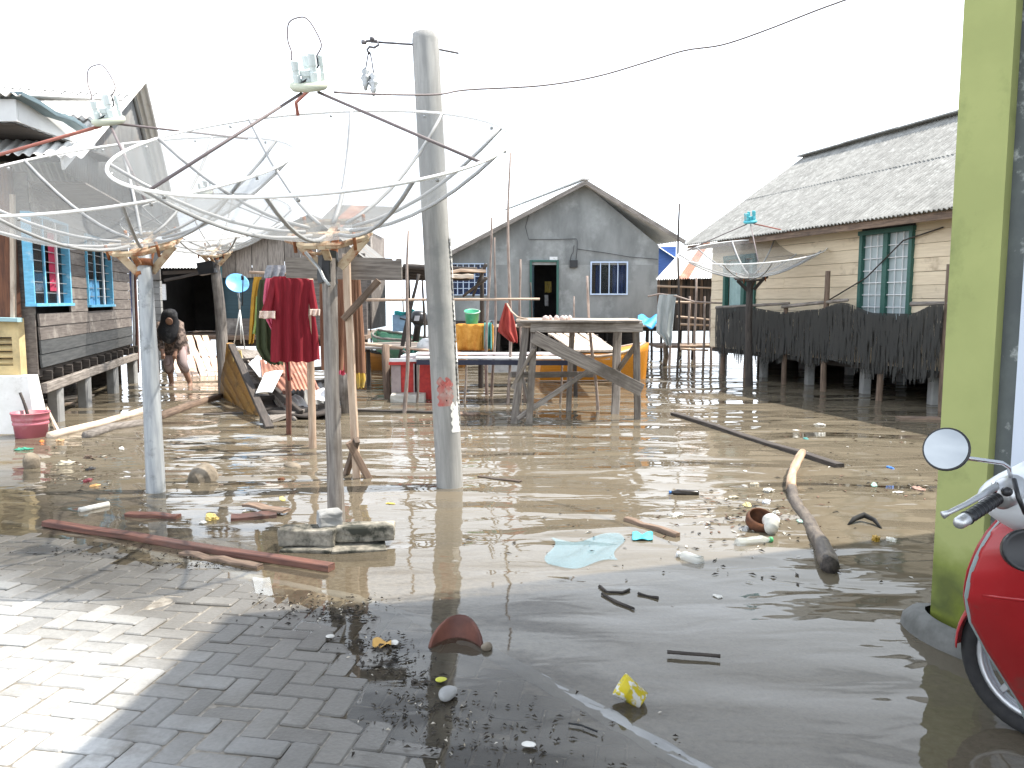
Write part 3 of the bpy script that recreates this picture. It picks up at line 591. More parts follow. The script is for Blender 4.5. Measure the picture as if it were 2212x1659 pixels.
for s in (.3, 1.9, 3.4, 4.9, 6.4, 7.9):
    for q in (.15, 2.2, 4.4):
        p = W0+yd*s+yn*q; beam('stilt', p+V((0, 0, -.75)), p+V((0, 0, .44)), .15, .15, conc, yh, seg=1)
# fence with torn dark netting hung along it
F0, F1 = V((4.42, 17.15, 0)), V((6.06, 11.2, 0)); fdv = (F1-F0).normalized(); fl = (F1-F0).length; fnv = V((-fdv.y, fdv.x, 0))
if fnv.x > 0: fnv = -fnv
fe = thing('net_fence', 'post fence hung with ragged black netting under the yellow house windows', 'fence', F0)
for s, h in ((.15, 1.45), (1.05, 1.2), (2.35, 1.5), (3.55, 2.05), (4.9, 1.3), (fl, 2.05)): p = F0+fdv*s; stick('post', p+V((0, 0, -.7)), p+V((rnd.uniform(-.02, .04), 0, h)), .055, wood_brown, fe, bend=.006)
for a, b, z0, z1 in ((-.1, 2.5, 1.40, 1.50), (2.3, 4.1, 1.44, 1.56), (5.5, fl+.1, 1.5, 1.52)): stick('rail', F0+fdv*a+V((0, 0, z0))-fnv*-.03, F0+fdv*b+V((0, 0, z1))-fnv*-.03, .035, wood_grey, fe, bend=.006)
net_m = bpy.data.materials.new('torn_black_netting'); net_m.use_nodes = True
def net_nodes(m):
    N, L = m.node_tree.nodes, m.node_tree.links; P = N['Principled BSDF']; P.inputs['Roughness'].default_value = .95
    g = N.new('ShaderNodeTexCoord'); uvm = N.new('ShaderNodeMapping'); uvm.inputs['Scale'].default_value = (16, 16, 1.6); L.new(g.outputs['Object'], uvm.inputs[0])
    n = N.new('ShaderNodeTexNoise'); n.inputs['Scale'].default_value = 1.6; n.inputs['Detail'].default_value = 6; L.new(uvm.outputs[0], n.inputs['Vector'])
    sx = N.new('ShaderNodeSeparateXYZ'); L.new(g.outputs['Object'], sx.inputs[0])
    # torn away towards the hem (object z: 0 at the hem)
    mr = N.new('ShaderNodeMapRange'); mr.inputs[1].default_value = 0; mr.inputs[2].default_value = .5; mr.inputs[3].default_value = .60; mr.inputs[4].default_value = .36; L.new(sx.outputs[2], mr.inputs[0])
    gt = N.new('ShaderNodeMath'); gt.operation = 'SUBTRACT'; L.new(n.outputs[0], gt.inputs[0]); L.new(mr.outputs[0], gt.inputs[1])
    sc_ = N.new('ShaderNodeMath'); sc_.operation = 'MULTIPLY'; sc_.inputs[1].default_value = 14; sc_.use_clamp = True; L.new(gt.outputs[0], sc_.inputs[0])
    k = N.new('ShaderNodeMath'); k.operation = 'MULTIPLY'; k.inputs[1].default_value = .93; L.new(sc_.outputs[0], k.inputs[0]); L.new(k.outputs[0], P.inputs['Alpha'])
    c = N.new('ShaderNodeMix'); c.data_type = 'RGBA'; c.inputs[6].default_value = (.018, .020, .020, 1); c.inputs[7].default_value = (.055, .052, .046, 1); L.new(n.outputs[0], c.inputs[0]); L.new(c.outputs[2], P.inputs['Base Color'])
net_nodes(net_m)
scal = [(0, 1.42), (.9, 1.44), (2.4, 1.34), (3.3, 1.40), (4.0, 1.52), (4.8, 1.36), (5.5, 1.36), (6.0, 1.5), (6.2, 1.5)]
def sct(s):
    for (a, x), (b, y) in zip(scal, scal[1:]):
        if s <= b: t = (s-a)/(b-a); t = t*t*(3-2*t); return x+(y-x)*t
    return 1.5
for lay in range(2):
    def nf(u, v):
        s = u*fl; top = sct(s)-.03*lay; bot = .40-.10*math.sin(s*1.1+lay)+.05*math.sin(s*5.3)+.10*math.sin(s*2.7+1)*math.sin(s*.9)
        z = top+(bot-top)*v; return F0+fdv*s+fnv*(.05+.05*lay+.025*math.sin(s*9+lay*2+v*2)*v)+V((0, 0, z))
    grid('netting', nf, 90, 12, net_m, fe)
# plank skirting under the house wall, behind the net
# ------------------------------------------------------------------ left plank house
lh = thing('plank_house', 'brown plank house on stilts with sky blue barred windows, at the left', 'house', (-6, 11, 0))
A0, A1 = V((-5.70, 9.7, 0)), V((-7.14, 15.1, 0)); ad_ = (A1-A0).normalized(); an_ = V((ad_.y, -ad_.x, 0))
def lts(px, py=600): r = ray(px, py); k = r.x/r.y; return (k*A0.y-A0.x)/(ad_.x-k*ad_.y)
def ltz(px, py): s = lts(px, py); r = ray(px, py); return CH+r.z/r.y*(A0.y+ad_.y*s)
def lp(s, z, o=0): return A0+ad_*s+an_*o+V((0, 0, z))
q1 = (lts(64), lts(147), ltz(105, 655), 2.55); q2 = (lts(184), lts(238), ltz(210, 658), 2.5); LL = (A1-A0).length
planks('plank', A0.xy, A1.xy, .74, 2.95, .168, an_, [q1, q2], lambda r, z: plank_dk if z < 1.05 else plank_m, lh, split=.6)
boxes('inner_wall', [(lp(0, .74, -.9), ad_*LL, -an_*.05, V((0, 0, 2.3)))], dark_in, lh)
boxes('floor', [(lp(0, .62, -.05), ad_*LL, -an_*4, V((0, 0, .1)))], wood_dark, lh)
boxes('underfloor_shade_sheet', [(lp(-.2, -.8, -1.0), ad_*(LL+.6), -an_*.05, V((0, 0, 1.45)))], wood_dark, lh); boxes('underfloor_shade_sheet', [(lp(LL-.1, -.8, -.95), ad_*.05, an_*.75, V((0, 0, 1.45)))], wood_dark, lh)  # added dark sheets imitate the gloom between the piers
for s_ in (-.02, LL-.03): boxes('side_wall', [(lp(s_, .66, -.03), ad_*.05, -an_*4, V((0, 0, 2.4)))], plank_m, lh)
red_cl = flat('red_curtain', (.42, .03, .08), .9); bl_cl = flat('blue_curtain_cloth', (.12, .36, .62), .9)
for qi, (a, b, z0, z1) in enumerate((q1, q2)):
    t = .036
    wn = boxes('window', [(lp(a, z0, -.06), ad_*t, an_*.1, V((0, 0, z1-z0))), (lp(b-t*1.6, z0, -.06), ad_*t*1.6, an_*.1, V((0, 0, z1-z0))), (lp(a-.01, z0-t, -.06), ad_*(b-a+.02), an_*.125, V((0, 0, t))), (lp(a, z1, -.06), ad_*(b-a), an_*.1, V((0, 0, t)))], blue_fr, lh)
    for k in (1, 2): s_ = a+(b-a)*k/3; beam('bar', lp(s_, z0, .01), lp(s_, z1, .01), .028, .028, blue_fr if k == 1 else white_p, wn)
    for k in range(1, 8): z = z0+(z1-z0)*k/8; beam('bar', lp(a, z, -.01), lp(b, z, -.01), .01, .01, metal_grey, wn)
    boxes('pane', [(lp(a+t, z0, -.05), ad_*(b-a-2*t), -an_*.006, V((0, 0, z1-z0)))], pane_dark, wn)
    cm, u0, u1, v1 = (red_cl, .55, .8, .85) if qi == 0 else (bl_cl, .1, .62, 1.0); v0 = .1 if qi == 0 else .62
    grid('curtain', lambda u, v: lp(a+(b-a)*(u0+(u1-u0)*u), z1-(z1-z0)*(v0+(v1-v0)*v), -.03-.008*math.sin(u*14)), 14, 4, cm, wn)
beam('floor_beam', lp(-.1, .50, .04), lp(LL+.1, .50, .04), .08, .12, wood_grey, lh, seg=5, jit=.006)
for k in range(13): s_ = .25+k*.47; beam('joist_end', lp(s_, .63, -.6), lp(s_, .63, .05), .05, .12, wood_dark, lh)
for s_, h in ((.6, .45), (2.05, .48), (3.9, .46), (5.6, .47)):
    p = lp(s_, 0, -.02); beam('pier', p+V((0, 0, -.7)), p+V((0, 0, h)), .15, .15, conc, lh, seg=2, jit=.006)
    p = lp(s_, 0, -1.6); beam('pier', p+V((0, 0, -.7)), p+V((0, 0, h+.1)), .16, .16, conc, lh, seg=2)
# corrugated gable hung out over the wall, and the roof
B0 = V((-4.90, 9.0, 0))
def gp_(Y, z, o=0): return V((-4.90-.267*(Y-9), Y, z))+an_*o
GA, GLo, GHi = gp_(12.9, 4.90), gp_(9.1, 3.22), gp_(15.75, 3.02)
def gtop(Y): return 3.22+(4.9-3.22)*(Y-9.1)/3.8 if Y < 12.9 else 4.9+(3.02-4.9)*(Y-12.9)/2.85
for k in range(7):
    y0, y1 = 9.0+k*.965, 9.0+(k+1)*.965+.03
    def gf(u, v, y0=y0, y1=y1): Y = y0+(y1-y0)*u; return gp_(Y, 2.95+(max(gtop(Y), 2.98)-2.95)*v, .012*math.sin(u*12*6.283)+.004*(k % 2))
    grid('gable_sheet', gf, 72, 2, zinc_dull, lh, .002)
boxes('soffit', [(lp(-.1, 2.93, .0), ad_*(LL+.3), an_*.62, V((0, 0, .02)))], wood_grey, lh)
rdir = -an_
for k in range(6):
    t0, t1 = k*.95-.25, (k+1)*.95-.2
    lowv = gp_(8.75, 3.08); topv = gp_(12.9, 4.95)
    corr('roof_sheet', lowv+rdir*t1, lowv+rdir*t0, topv+rdir*t0, topv+rdir*t1, 10, .018, zinc_white, lh, nv=2)
    lowb = gp_(16.05, 2.9); corr('roof_sheet', topv+rdir*t0, topv+rdir*t1, lowb+rdir*t1, lowb+rdir*t0, 10, .018, zinc_white, lh, nv=2)
    for kk in (.36, .72):   # the lapped ends of the upper courses
        p0, p1 = lowv.lerp(topv, kk)+rdir*t0+V((0, 0, .02)), lowv.lerp(topv, kk)+rdir*t1+V((0, 0, .02)); up_ = (topv-lowv)*.12
        corr('roof_sheet', p1, p0, p0+up_, p1+up_, 10, .018, zinc_white, lh, nv=1)
beam('barge_board', gp_(8.8, 3.02, .03), gp_(12.9, 4.88, .03), .03, .15, white_p, lh, seg=3, jit=.004)
beam('barge_board', gp_(16.0, 2.86, .03), gp_(12.9, 4.88, .03), .03, .13, metal_grey, lh, seg=3)
# pipes and poles leaning at the far corner of the plank house
for (x0, y0, x1, y1, m, nm, lb) in ((281, 745, 282, 500, flat('blue_pipe', (.16, .22, .5)), 'leaning_pipe', 'thin blue pole leaning at the far corner of the brown plank house'), (291, 740, 287, 520, white_p, 'leaning_pipe', 'thin white pole leaning at the far corner of the brown plank house'), (297, 760, 291, 530, wood_red, 'leaning_stick', 'thin reddish pole leaning at the far corner of the brown plank house')):
    tag(stick(nm, at(x0, y0+45, 15.6), at(x1, y1, 15.5), .035, m, None, bend=.004), lb, 'pole')

# ------------------------------------------------------------------ cream building corner at the far left edge
cb = thing('cream_house', 'corner of a cream plastered building with slatted vents, at the far left edge', 'building', (-6.5, 9, 0))
cxr = at(42, 750, 9.45).x
wall('wall', (-8.6, 9.45), (cxr, 9.45), .55, at(20, 688, 9.45).z, (0, .12, 0), [(8.6+at(-20, 760, 9.45).x, 8.6+at(27, 760, 9.45).x, at(10, 790, 9.45).z, at(10, 728, 9.45).z)], cream_w, cb)
wall('upper_wall', (-8.6, 9.47), (at(28, 600, 9.45).x, 9.47), at(20, 688, 9.45).z, 3.1, (0, .1, 0), [], mk('brown_shutter', (.20, .085, .045), (.10, .045, .03), 4, (9, 9, .8), .75, .3), cb)
beam('edge_trim', at(29, 690, 9.45), at(27, 420, 9.45), .05, .05, wood_pale, cb)
beam('ledge', at(-60, 688, 9.41), at(43, 691, 9.41), .1, .05, mk('pale_teal_paint', (.36, .54, .56), (.3, .46, .49), 5, GR, .6, .1), cb)
for k in range(4):
    z = at(10, 737+k*15, 9.45).z; beam('vent_slat', (at(-30, 760, 9.45).x, 9.52, z), (at(27, 760, 9.45).x, 9.52, z), .1, .03, cream_w, cb, up=(0, -.5, 1))
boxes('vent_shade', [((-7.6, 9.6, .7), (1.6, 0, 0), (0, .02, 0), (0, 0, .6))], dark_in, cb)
for (x0, x1, zt_, y0) in ((-8.6, at(60, 812, 9.35).x, at(30, 812, 9.35).z, 9.35),):
    vs = [(x0, y0-.12, -.5), (x1+.16, y0-.12, -.5), (x1, y0, zt_), (x0, y0, zt_), (x0, 9.6, -.5), (x1+.16, 9.6, -.5), (x1, 9.55, zt_), (x0, 9.55, zt_)]
    mesh('plinth', vs, [(0, 1, 2, 3), (1, 5, 6, 2), (3, 2, 6, 7), (4, 0, 3, 7), (5, 4, 7, 6)], conc_white, cb)
fz0, fz1 = at(20, 262, 8.3).z, at(20, 214, 8.3).z; fx = at(35, 240, 8.3).x
boxes('fascia', [((-8.6, 8.3, fz0), (fx+8.6, 0, 0), (0, .03, 0), (0, 0, fz1-fz0)), ((fx-.03, 8.335, fz0), (.03, 0, 0), (0, 1.5, 0), (0, 0, fz1-fz0))], zinc, cb)
corr('roof_sheet', (-8.6, 8.2, fz1+.02), (fx+.1, 8.2, fz1+.02), (fx+.1, 10.4, fz1+.5), (-8.6, 10.4, fz1+.5), 34, .018, zinc, cb)
beam('flashing', at(34, 203, 8.25), at(178, 279, 9.3), .14, .05, mk('grey_blue_flashing', (.14, .20, .22), (.1, .14, .16), 5, GR, .6, .1), cb, seg=4, jit=.02)
boxes('eave_lining', [((-8.6, 8.35, fz0-.02), (fx+8.6-.05, 0, 0), (0, 2.2, 0), (0, 0, .015))], wood_dark, cb)

# ------------------------------------------------------------------ back house with the plank ramp
BY = 20.0
bh = thing('shed_house', 'dark open fronted plank house at the back left behind the boarded ramp', 'house', (at(520, 650, BY).x, BY, 0))
def bz(py): return at(500, py, BY).z
def bx(px): return at(px, 650, BY).x
fl_z = bz(722)
wall('wall', (bx(478), BY), (bx(792), BY), fl_z-.3, bz(598), (0, .1, 0), [(bx(481)-bx(478), bx(556)-bx(478), bz(688), bz(578))], plank_m, bh)
for k in range(9):   # vertical boards of the gable
    x0, x1 = bx(478)+(bx(792)-bx(478))*k/9, bx(478)+(bx(792)-bx(478))*(k+1)/9; xm = (x0+x1)/2; px_ = 478+314*(k+.5)/9
    top = bz(545)+(bz(468)-bz(545))*min(1, max(0, (px_-478)/190)) if px_ < 668 else bz(468)+(bz(560)-bz(468))*(px_-668)/124
    beam('gable_board', (xm, BY-.03, bz(600)), (xm, BY-.03, top), x1-x0-.012, .025, wood_grey, bh, up=(0, 1, 0), seg=2, jit=.004)
for (p, q) in (((455, 560), (668, 462)), ((668, 462), (812, 578))):
    a, b = at(*p, BY-.4), at(*q, BY-.4)
    for s in range(3): corr('roof_sheet', a+V((0, s*1.6, 0)), a+V((0, s*1.6+1.66, 0)), b+V((0, s*1.6+1.66, 0)), b+V((0, s*1.6, 0)), 12, .02, zinc_dull, bh)
boxes('door', [((bx(481), BY+.03, bz(688)), (bx(556)-bx(481), 0, 0), (0, .04, 0), (0, 0, bz(578)-bz(688)))], teal_dk, bh)
beam('door_frame', (bx(480), BY-.04, bz(690)), (bx(480), BY-.04, bz(576)), .07, .05, mk('teal_frame', (.08, .26, .30), (.06, .2, .24), 5, GR, .5, .1), bh, up=(0, 1, 0))
# porch: dark room open to the ramp, low shed roof above
boxes('porch_back', [((bx(340), BY+2.2, fl_z), (bx(480)-bx(340), 0, 0), (0, .05, 0), (0, 0, 2.2))], dark_in, bh)
boxes('porch_side', [((bx(478), BY+.12, fl_z), (.05, 0, 0), (0, 2.1, 0), (0, 0, 2.2))], dark_in, bh)
boxes('porch_side', [((bx(340), BY-.1, fl_z), (.05, 0, 0), (0, 2.3, 0), (0, 0, 2.2))], dark_in, bh)
for s in range(4):
    x0, x1 = bx(338)+s*.43, bx(338)+s*.43+.45
    corr('porch_roof_sheet', (x0, BY-.9, bz(582)), (x1, BY-.9, bz(582)), (x1, BY+2.3, bz(582)+1.1), (x0, BY+2.3, bz(582)+1.1), 6, .016, zinc, bh)
for (p, q, w_) in (((352, 590), (470, 583), .09), ((355, 606), (455, 586), .07)): beam('porch_beam', at(*p, BY-.7), at(*q, BY-.7), .06, w_, wood_dark, bh, seg=3, jit=.01)
beam('porch_post', (bx(357), BY-.6, -.7), (bx(357), BY-.6, bz(590)), .09, .09, wood_dark, bh)
boxes('floor', [((bx(335), BY-.75, fl_z-.1), (bx(800)-bx(335), 0, 0), (0, 4, 0), (0, 0, .09))], wood_brown, bh)
for px_ in (360, 430, 500, 580, 660, 740): stick('stilt', (bx(px_), BY-.3, -.75), (bx(px_), BY-.3, fl_z-.1), .07, wood_dark, bh)
boxes('white_tin', [((bx(369), BY-.62, bz(648)), (.15, 0, 0), (0, .03, 0), (0, 0, .38))], white_p, bh)
rp = thing('plank_ramp', 'pale sunlit boarded ramp rising from the water to the dark open house', 'ramp', gr(435, 806))
r0, r1 = gr(384, 812).y, BY-.78
xa, xb = at(384, 810, r0).x, at(482, 810, r0).x; ya, yb = bx(384)-.1, bx(474)
nb = 6
for k in range(nb):
    f = (k+.5)/nb; w_ = (xb-xa)/nb
    beam('ramp_plank', (xa+(xb-xa)*f, r0, -.03), (ya+(yb-ya)*f, r1, fl_z-.01), w_-.018+rnd.uniform(-.012, .004), .035, wood_new, rp, seg=7, jit=.016)
for t in (.06, .5, .93): a = V((xa-.05, r0, -.07)).lerp(V((ya, r1, fl_z-.05)), t); b = V((xb+.05, r0, -.07)).lerp(V((yb, r1, fl_z-.05)), t); beam('cleat', a, b, .09, .05, wood_red, rp)
# white block wall beside the porch
bwl = thing('block_wall', 'unplastered white block wall between the plank house and the dark porch', 'wall', at(330, 700, 17.5))
wx0 = at(298, 650, 17.5).x; 
for r in range(12):
    for c in range(2):
        x = wx0+c*.25; z = .25+r*.145
        boxes('block', [((x, 17.5+rnd.uniform(0, .01), z), (.238, 0, 0), (0, .1, 0), (0, 0, .135))], conc, bwl)
boxes('upper_panel', [((wx0-.1, 17.45, 2.0), (.62, 0, 0), (0, .05, 0), (0, 0, .75))], zinc_dull, bwl)

# small far house seen through the dish
fr_ = thing('far_roof_house', 'small far house with a dark patched roof seen through the big dish', 'house', at(760, 600, 27))
fx0, fx1 = at(690, 500, 27).x, at(800, 500, 27).x
boxes('wall', [((fx0, 27, .6), (fx1-fx0, 0, 0), (0, 3, 0), (0, 0, at(740, 500, 27).z-.6))], plank_m, fr_)
for s in range(4):
    a, b = at(676, 492, 26.6), at(800, 492, 26.6); c, d = at(863, 448, 29.4), at(726, 442, 29.4)
    corr('roof_sheet', a.lerp(b, s/4), a.lerp(b, (s+1)/4+.01), d.lerp(c, (s+1)/4+.01), d.lerp(c, s/4), 7, .03, (zinc_dull, rust_sheet, zinc_dull, zinc_dull)[s], fr_)

# ------------------------------------------------------------------ satellite dishes
lnb_m = mk('lnb_plastic', (.62, .68, .67), (.55, .60, .60), 4, (1, 1, 1), .5, 0, var=.06)
lnb_y = mk('aged_feed_plate', (.58, .60, .47), (.48, .50, .40), 6, (1, 1, 1), .6, .1)
strut_red = mk('red_brown_strut', (.42, .16, .12), (.33, .12, .09), 9, GR, .7, .1)
strut_gr = mk('dark_strut', (.20, .17, .17), (.15, .12, .12), 9, GR, .6, .1)
def dish(root, hub, axis, R, dep, feed_m, mount_m, sc_=1.0, focal=1.05, loop=True, struts=(105, 345, 225), red=0, wire=wire_pale, nr=10, ph=.314, feedside=0):
    a = V(axis).normalized(); ex = (V((1, 0, 0))-a*a.x).normalized(); ey = a.cross(ex); hub = V(hub)
    def P(r, th, off=0): return hub+(ex*math.cos(th)+ey*math.sin(th))*r+a*(dep*(r/R)**2+off)
    for k in range(nr):
        t0, t1 = 2*math.pi*k/nr+ph, 2*math.pi*(k+1)/nr+ph
        grid('mesh_panel', lambda u, v: P(R*(.06+.94*v), t0+(t1-t0)*u), 8, 9, wire, root)
        tube('rib', [P(R*q/8, t0, .006) for q in range(1, 9)], .0125*sc_*(1.35 if abs(t0-1.571) < .1 else 1), rib_grey, root, 6)
        lathe('bolt', [(.011*sc_, 0), (.011*sc_, .02*sc_)], P(R*.985, t0+.13, -.02), metal_grey, root, 6, a)
    tube('rim', [P(R, 2*math.pi*q/120) for q in range(120)], .0105*sc_, rim_white, root, 8, closed=True)
    # octagonal mounting ring and tilting bracket
    rr = .29*sc_
    tube('mount_ring', [P(rr, 2*math.pi*q/8+.39, -.045*sc_) for q in range(8)], .022*sc_, mount_m, root, 6, closed=True, smooth=False)
    for t in (0, math.pi/2): beam('mount_arm', P(rr, t, -.05*sc_), P(rr, t+math.pi, -.05*sc_), .05*sc_, .025*sc_, mount_m, root, up=a)
    for t in (.8, 2.4, 4.0, 5.5): tube('mount_bolt', [P(rr*1.0, t, -.10*sc_), P(rr, t, .02*sc_)], .012*sc_, rust, root, 6)
    low = hub-a*.05*sc_+V((0, 0, -.20*sc_))
    for s in (-1, 1):
        beam('bracket', P(rr*.85, 0 if s > 0 else math.pi, -.07*sc_), low+ex*(.06*sc_*s), .06*sc_, .02*sc_, mount_m, root, up=(0, 1, 0))
        beam('bracket', P(rr*.7, 1.57 if s > 0 else -1.57, -.07*sc_), low+V((0, .05*s*sc_, .03)), .05*sc_, .02*sc_, rust if s > 0 else mount_m, root)
    # feed on three struts
    fd = hub+a*focal
    for i, th in enumerate(struts):
        th = math.radians(th); e = P(R*.985, th, .01); tip = fd+(e-fd).normalized()*.07*sc_-a*.02
        if i == red: tube('strut', [e, e+(tip-e).normalized()*.001+a*.10*sc_, tip], .013*sc_, strut_red, root, 6)
        else: tube('strut', [e, tip], .0095*sc_, strut_gr, root, 6)
    pl = lathe('feed_plate', [(.05, -.035), (.105, -.03), (.12, -.012), (.12, .012), (.10, .02), (.05, .022)], fd, lnb_y if feed_m is lnb_m else feed_m, root, 22, a)
    if sc_ != 1: pl.data.transform(M.Scale(sc_, 4))
    for i, (x, y, h, r) in enumerate(((0, 0, .09, .045), (.05, -.035, .19, .026), (-.06, -.035, .15, .024), (-.01, .06, .17, .026), (-.088, .02, .15, .012), (.09, .02, .17, .014))):
        lathe('lnb', [(r*sc_, 0), (r*sc_, h*.4*sc_), (r*.82*sc_, h*.42*sc_), (r*.82*sc_, h*.6*sc_), (r*1.02*sc_, h*.62*sc_), (r*1.02*sc_, h*.97*sc_), (r*.8*sc_, h*sc_)], fd+ex*x*sc_+ey*y*sc_, feed_m, root, 12, a, False)
    if loop:
        up = V((0, 0, 1)); b0 = fd+ex*.075*sc_+a*.17*sc_; b1 = fd-ex*.085*sc_+a*.15*sc_
        tube('cable_loop', cat([b0, b0+up*.06+ex*.03, b0+up*.14-ex*.0, b0+up*.215-ex*.05, (b0+b1)/2+up*.24-ex*.02, b1+up*.22-ex*.01, b1+up*.12-ex*.02, b1+up*.05, b1]), .0052*sc_, strut_gr, root, 5)
        tube('cable', [b0, b0-a*.06+ex*.0, b0-a*.12-ex*.05, fd-ex*.03+a*.02-ey*.08, fd-ex*.12], .006*sc_, black_pl, root, 5)
    return fd, P
# the big dish in the middle
m_hub = at(712, 500, 5.58); m_base = gr(727, 1140)
md = thing('satellite_dish', 'largest wire mesh satellite dish, on a split wooden post in the middle of the flood', 'satellite dish', m_base, 'mesh satellite dishes')
fdm, Pm = dish(md, m_hub, (-.03, -.38, .925), 1.26, .58, lnb_m, rust_cream, focal=.95, struts=(109, 331, 236))
pt_ = [m_base+V((0, 0, -.15)), m_base+V((.0, 0, .05)), gr(722, 1060).lerp(m_base, .9)*0+at(724, 1000, 5.42), at(718, 850, 5.45), at(714, 700, 5.5), at(711, 560, 5.56)]
tube('post', pt_, [.062, .06, .056, .05, .05, .052], wood_grey, md, 12, .07)
beam('wrap', at(709, 612, 5.545), at(708, 545, 5.57), .125, .125, black_pl, md, up=(0, 1, 0), seg=4, jit=.008, c=.3)
tube('hose', [at(660, 545, 5.48), at(690, 580, 5.44), at(700, 602, 5.42), at(712, 618, 5.4)], .012, metal_grey, md, 6)
tube('steel_arm', [at(655, 548, 5.5), at(690, 548, 5.47), at(706, 542, 5.55)], .012, rust_cream, md, 6)
# blocks piled round its foot
blk = mk('mossy_block', (.40, .37, .31), (.27, .245, .20), 9, (1, 1, 1), .95, .7, .01, stain=(.035, .036, .028), sscale=5, samt=.85, var=.12)
def block(px, py, Y, lx, ly, lz, rot, z, label, mat=blk, tilt=0):
    p = at(px, py, Y); vs = []; fs = []
    bm = bmesh.new(); bmesh.ops.create_cube(bm, size=1); bmesh.ops.subdivide_edges(bm, edges=bm.edges, cuts=2, use_grid_fill=True)
    for v in bm.verts: v.co = V((v.co.x*lx, v.co.y*ly, v.co.z*lz))+V((rnd.uniform(-1, 1), rnd.uniform(-1, 1), rnd.uniform(-1, 1)))*.007
    me = bpy.data.meshes.new('block'); bm.to_mesh(me); bm.free(); me.materials.append(mat)
    o = bpy.data.objects.new('cement_block', me); link(o, M.Translation((p.x, p.y, z)) @ M.Rotation(rot, 4, 'Z') @ M.Rotation(tilt, 4, 'X'))
    b = o.modifiers.new('worn_edges', 'BEVEL'); b.width = .012; b.segments = 2
    return tag(o, label, 'block')
block(668, 1165, 4.95, .36, .14, .11, -.06, .075, 'dark mossy cement block at the dish post foot, left of the pair on top')
block(790, 1160, 5.0, .37, .14, .10, .10, .085, 'dark mossy cement block at the dish post foot, right of the pair on top')
block(668, 1195, 4.9, .33, .16, .08, -.1, -.02, 'half sunk cement block under the left one at the dish post foot')
block(775, 1195, 4.92, .34, .17, .07, .22, -.01, 'tilted pale cement slab under the right block at the dish post foot', tilt=.1)
block(712, 1130, 5.02, .15, .13, .1, .4, .17, 'small pale broken block lying on top of the pile at the dish post', mat=conc)
# left dish on its grey pipe
l_hub = at(307, 522, 6.6); l_base = gr(337, 1062)
l_d = thing('satellite_dish', 'mesh satellite dish on a thick grey pipe, in front of the brown plank house', 'satellite dish', l_base, 'mesh satellite dishes')
dish(l_d, l_hub, (-.06, -.36, .93), 1.32, .58, lnb_m, rust_cream, ph=.1, struts=(60, 180, 300), red=1, focal=.95)
tube('post', [l_base+V((0, 0, -.3)), l_base, at(325, 800, 6.52), at(314, 600, 6.56), at(310, 545, 6.58)], [.075, .075, .066, .055, .055], pipe_m, l_d, 16)
for (y0, y1, r) in ((560, 575, .065), (588, 596, .064)): tube('rust_collar', [at(311, y0, 6.575), at(312, y1, 6.57)], r, rust, l_d, 14)
tube('pivot', [at(306, 552, 6.585), at(308, 530, 6.6)], .06, rust_cream, l_d, 12)
# third dish behind, on a grey leaning post
t_base = gr(489, 852); t_hub = at(463, 540, 13.3)
td = thing('satellite_dish', 'mesh satellite dish on a leaning grey tree post, near the boarded ramp', 'satellite dish', t_base, 'mesh satellite dishes')
dish(td, t_hub, (.02, -.38, .92), 1.3, .58, lnb_m, rust_cream, loop=False, focal=.95)
stick('post', t_base+V((0, 0, -.6)), at(463, 562, 13.35), .10, wood_grey, td, 10, 8, .012, .75)
beam('wrap', at(452, 590, 13.3), at(447, 566, 13.3), .3, .2, black_pl, td, seg=3, jit=.03)
# fourth, by the yellow house
r_base = gr(1618, 832); r_hub = at(1622, 597, 14.9)
rd = thing('satellite_dish', 'smaller looking mesh satellite dish with a turquoise feed, beside the yellow house', 'satellite dish', r_base, 'mesh satellite dishes')
teal_f = flat('turquoise_feed', (.10, .48, .55))
dish(rd, r_hub, (-.10, -.20, .97), 1.30, .47, teal_f, wood_dark, loop=False, focal=1.0, struts=(20, 140, 260))
tube('post', [r_base+V((0, 0, -.6)), r_base, at(1617, 700, 14.9), at(1620, 606, 14.9)], [.075, .07, .06, .06], wood_dark, rd, 10, .05)
# little blue dish on a tripod in front of the teal door
sd = thing('small_dish', 'small solid blue satellite dish on a pale tripod beside the teal door', 'satellite dish', at(510, 745, 17))
bdm = flat('blue_enamel', (.14, .43, .78), .35); ax = V((.35, -.62, .45)).normalized(); hb = at(512, 614, 17)
lathe('reflector', [(0.001, 0), (.10, .004), (.18, .02), (.235, .045), (.24, .05), (.225, .05), (.12, .014), (.001, .008)], hb, bdm, sd, 26, ax)
tube('arm', [hb-V((0, 0, .2)), at(523, 660, 16.7), at(525, 605, 16.6)], .012, black_pl, sd, 6); lathe('lnb', [(.03, 0), (.03, .08), (.02, .1)], at(524, 605, 16.62), black_pl, sd, 8, (0, 0, 1))
tube('mast', [hb+V((.02, .03, -.03)), at(518, 668, 17)], .02, metal_pale, sd, 8)
for p in ((505, 748), (529, 755), (521, 742)): tube('leg', [at(518, 668, 17), at(*p, 17+rnd.uniform(-.2, .2))], .012, metal_pale, sd, 6)

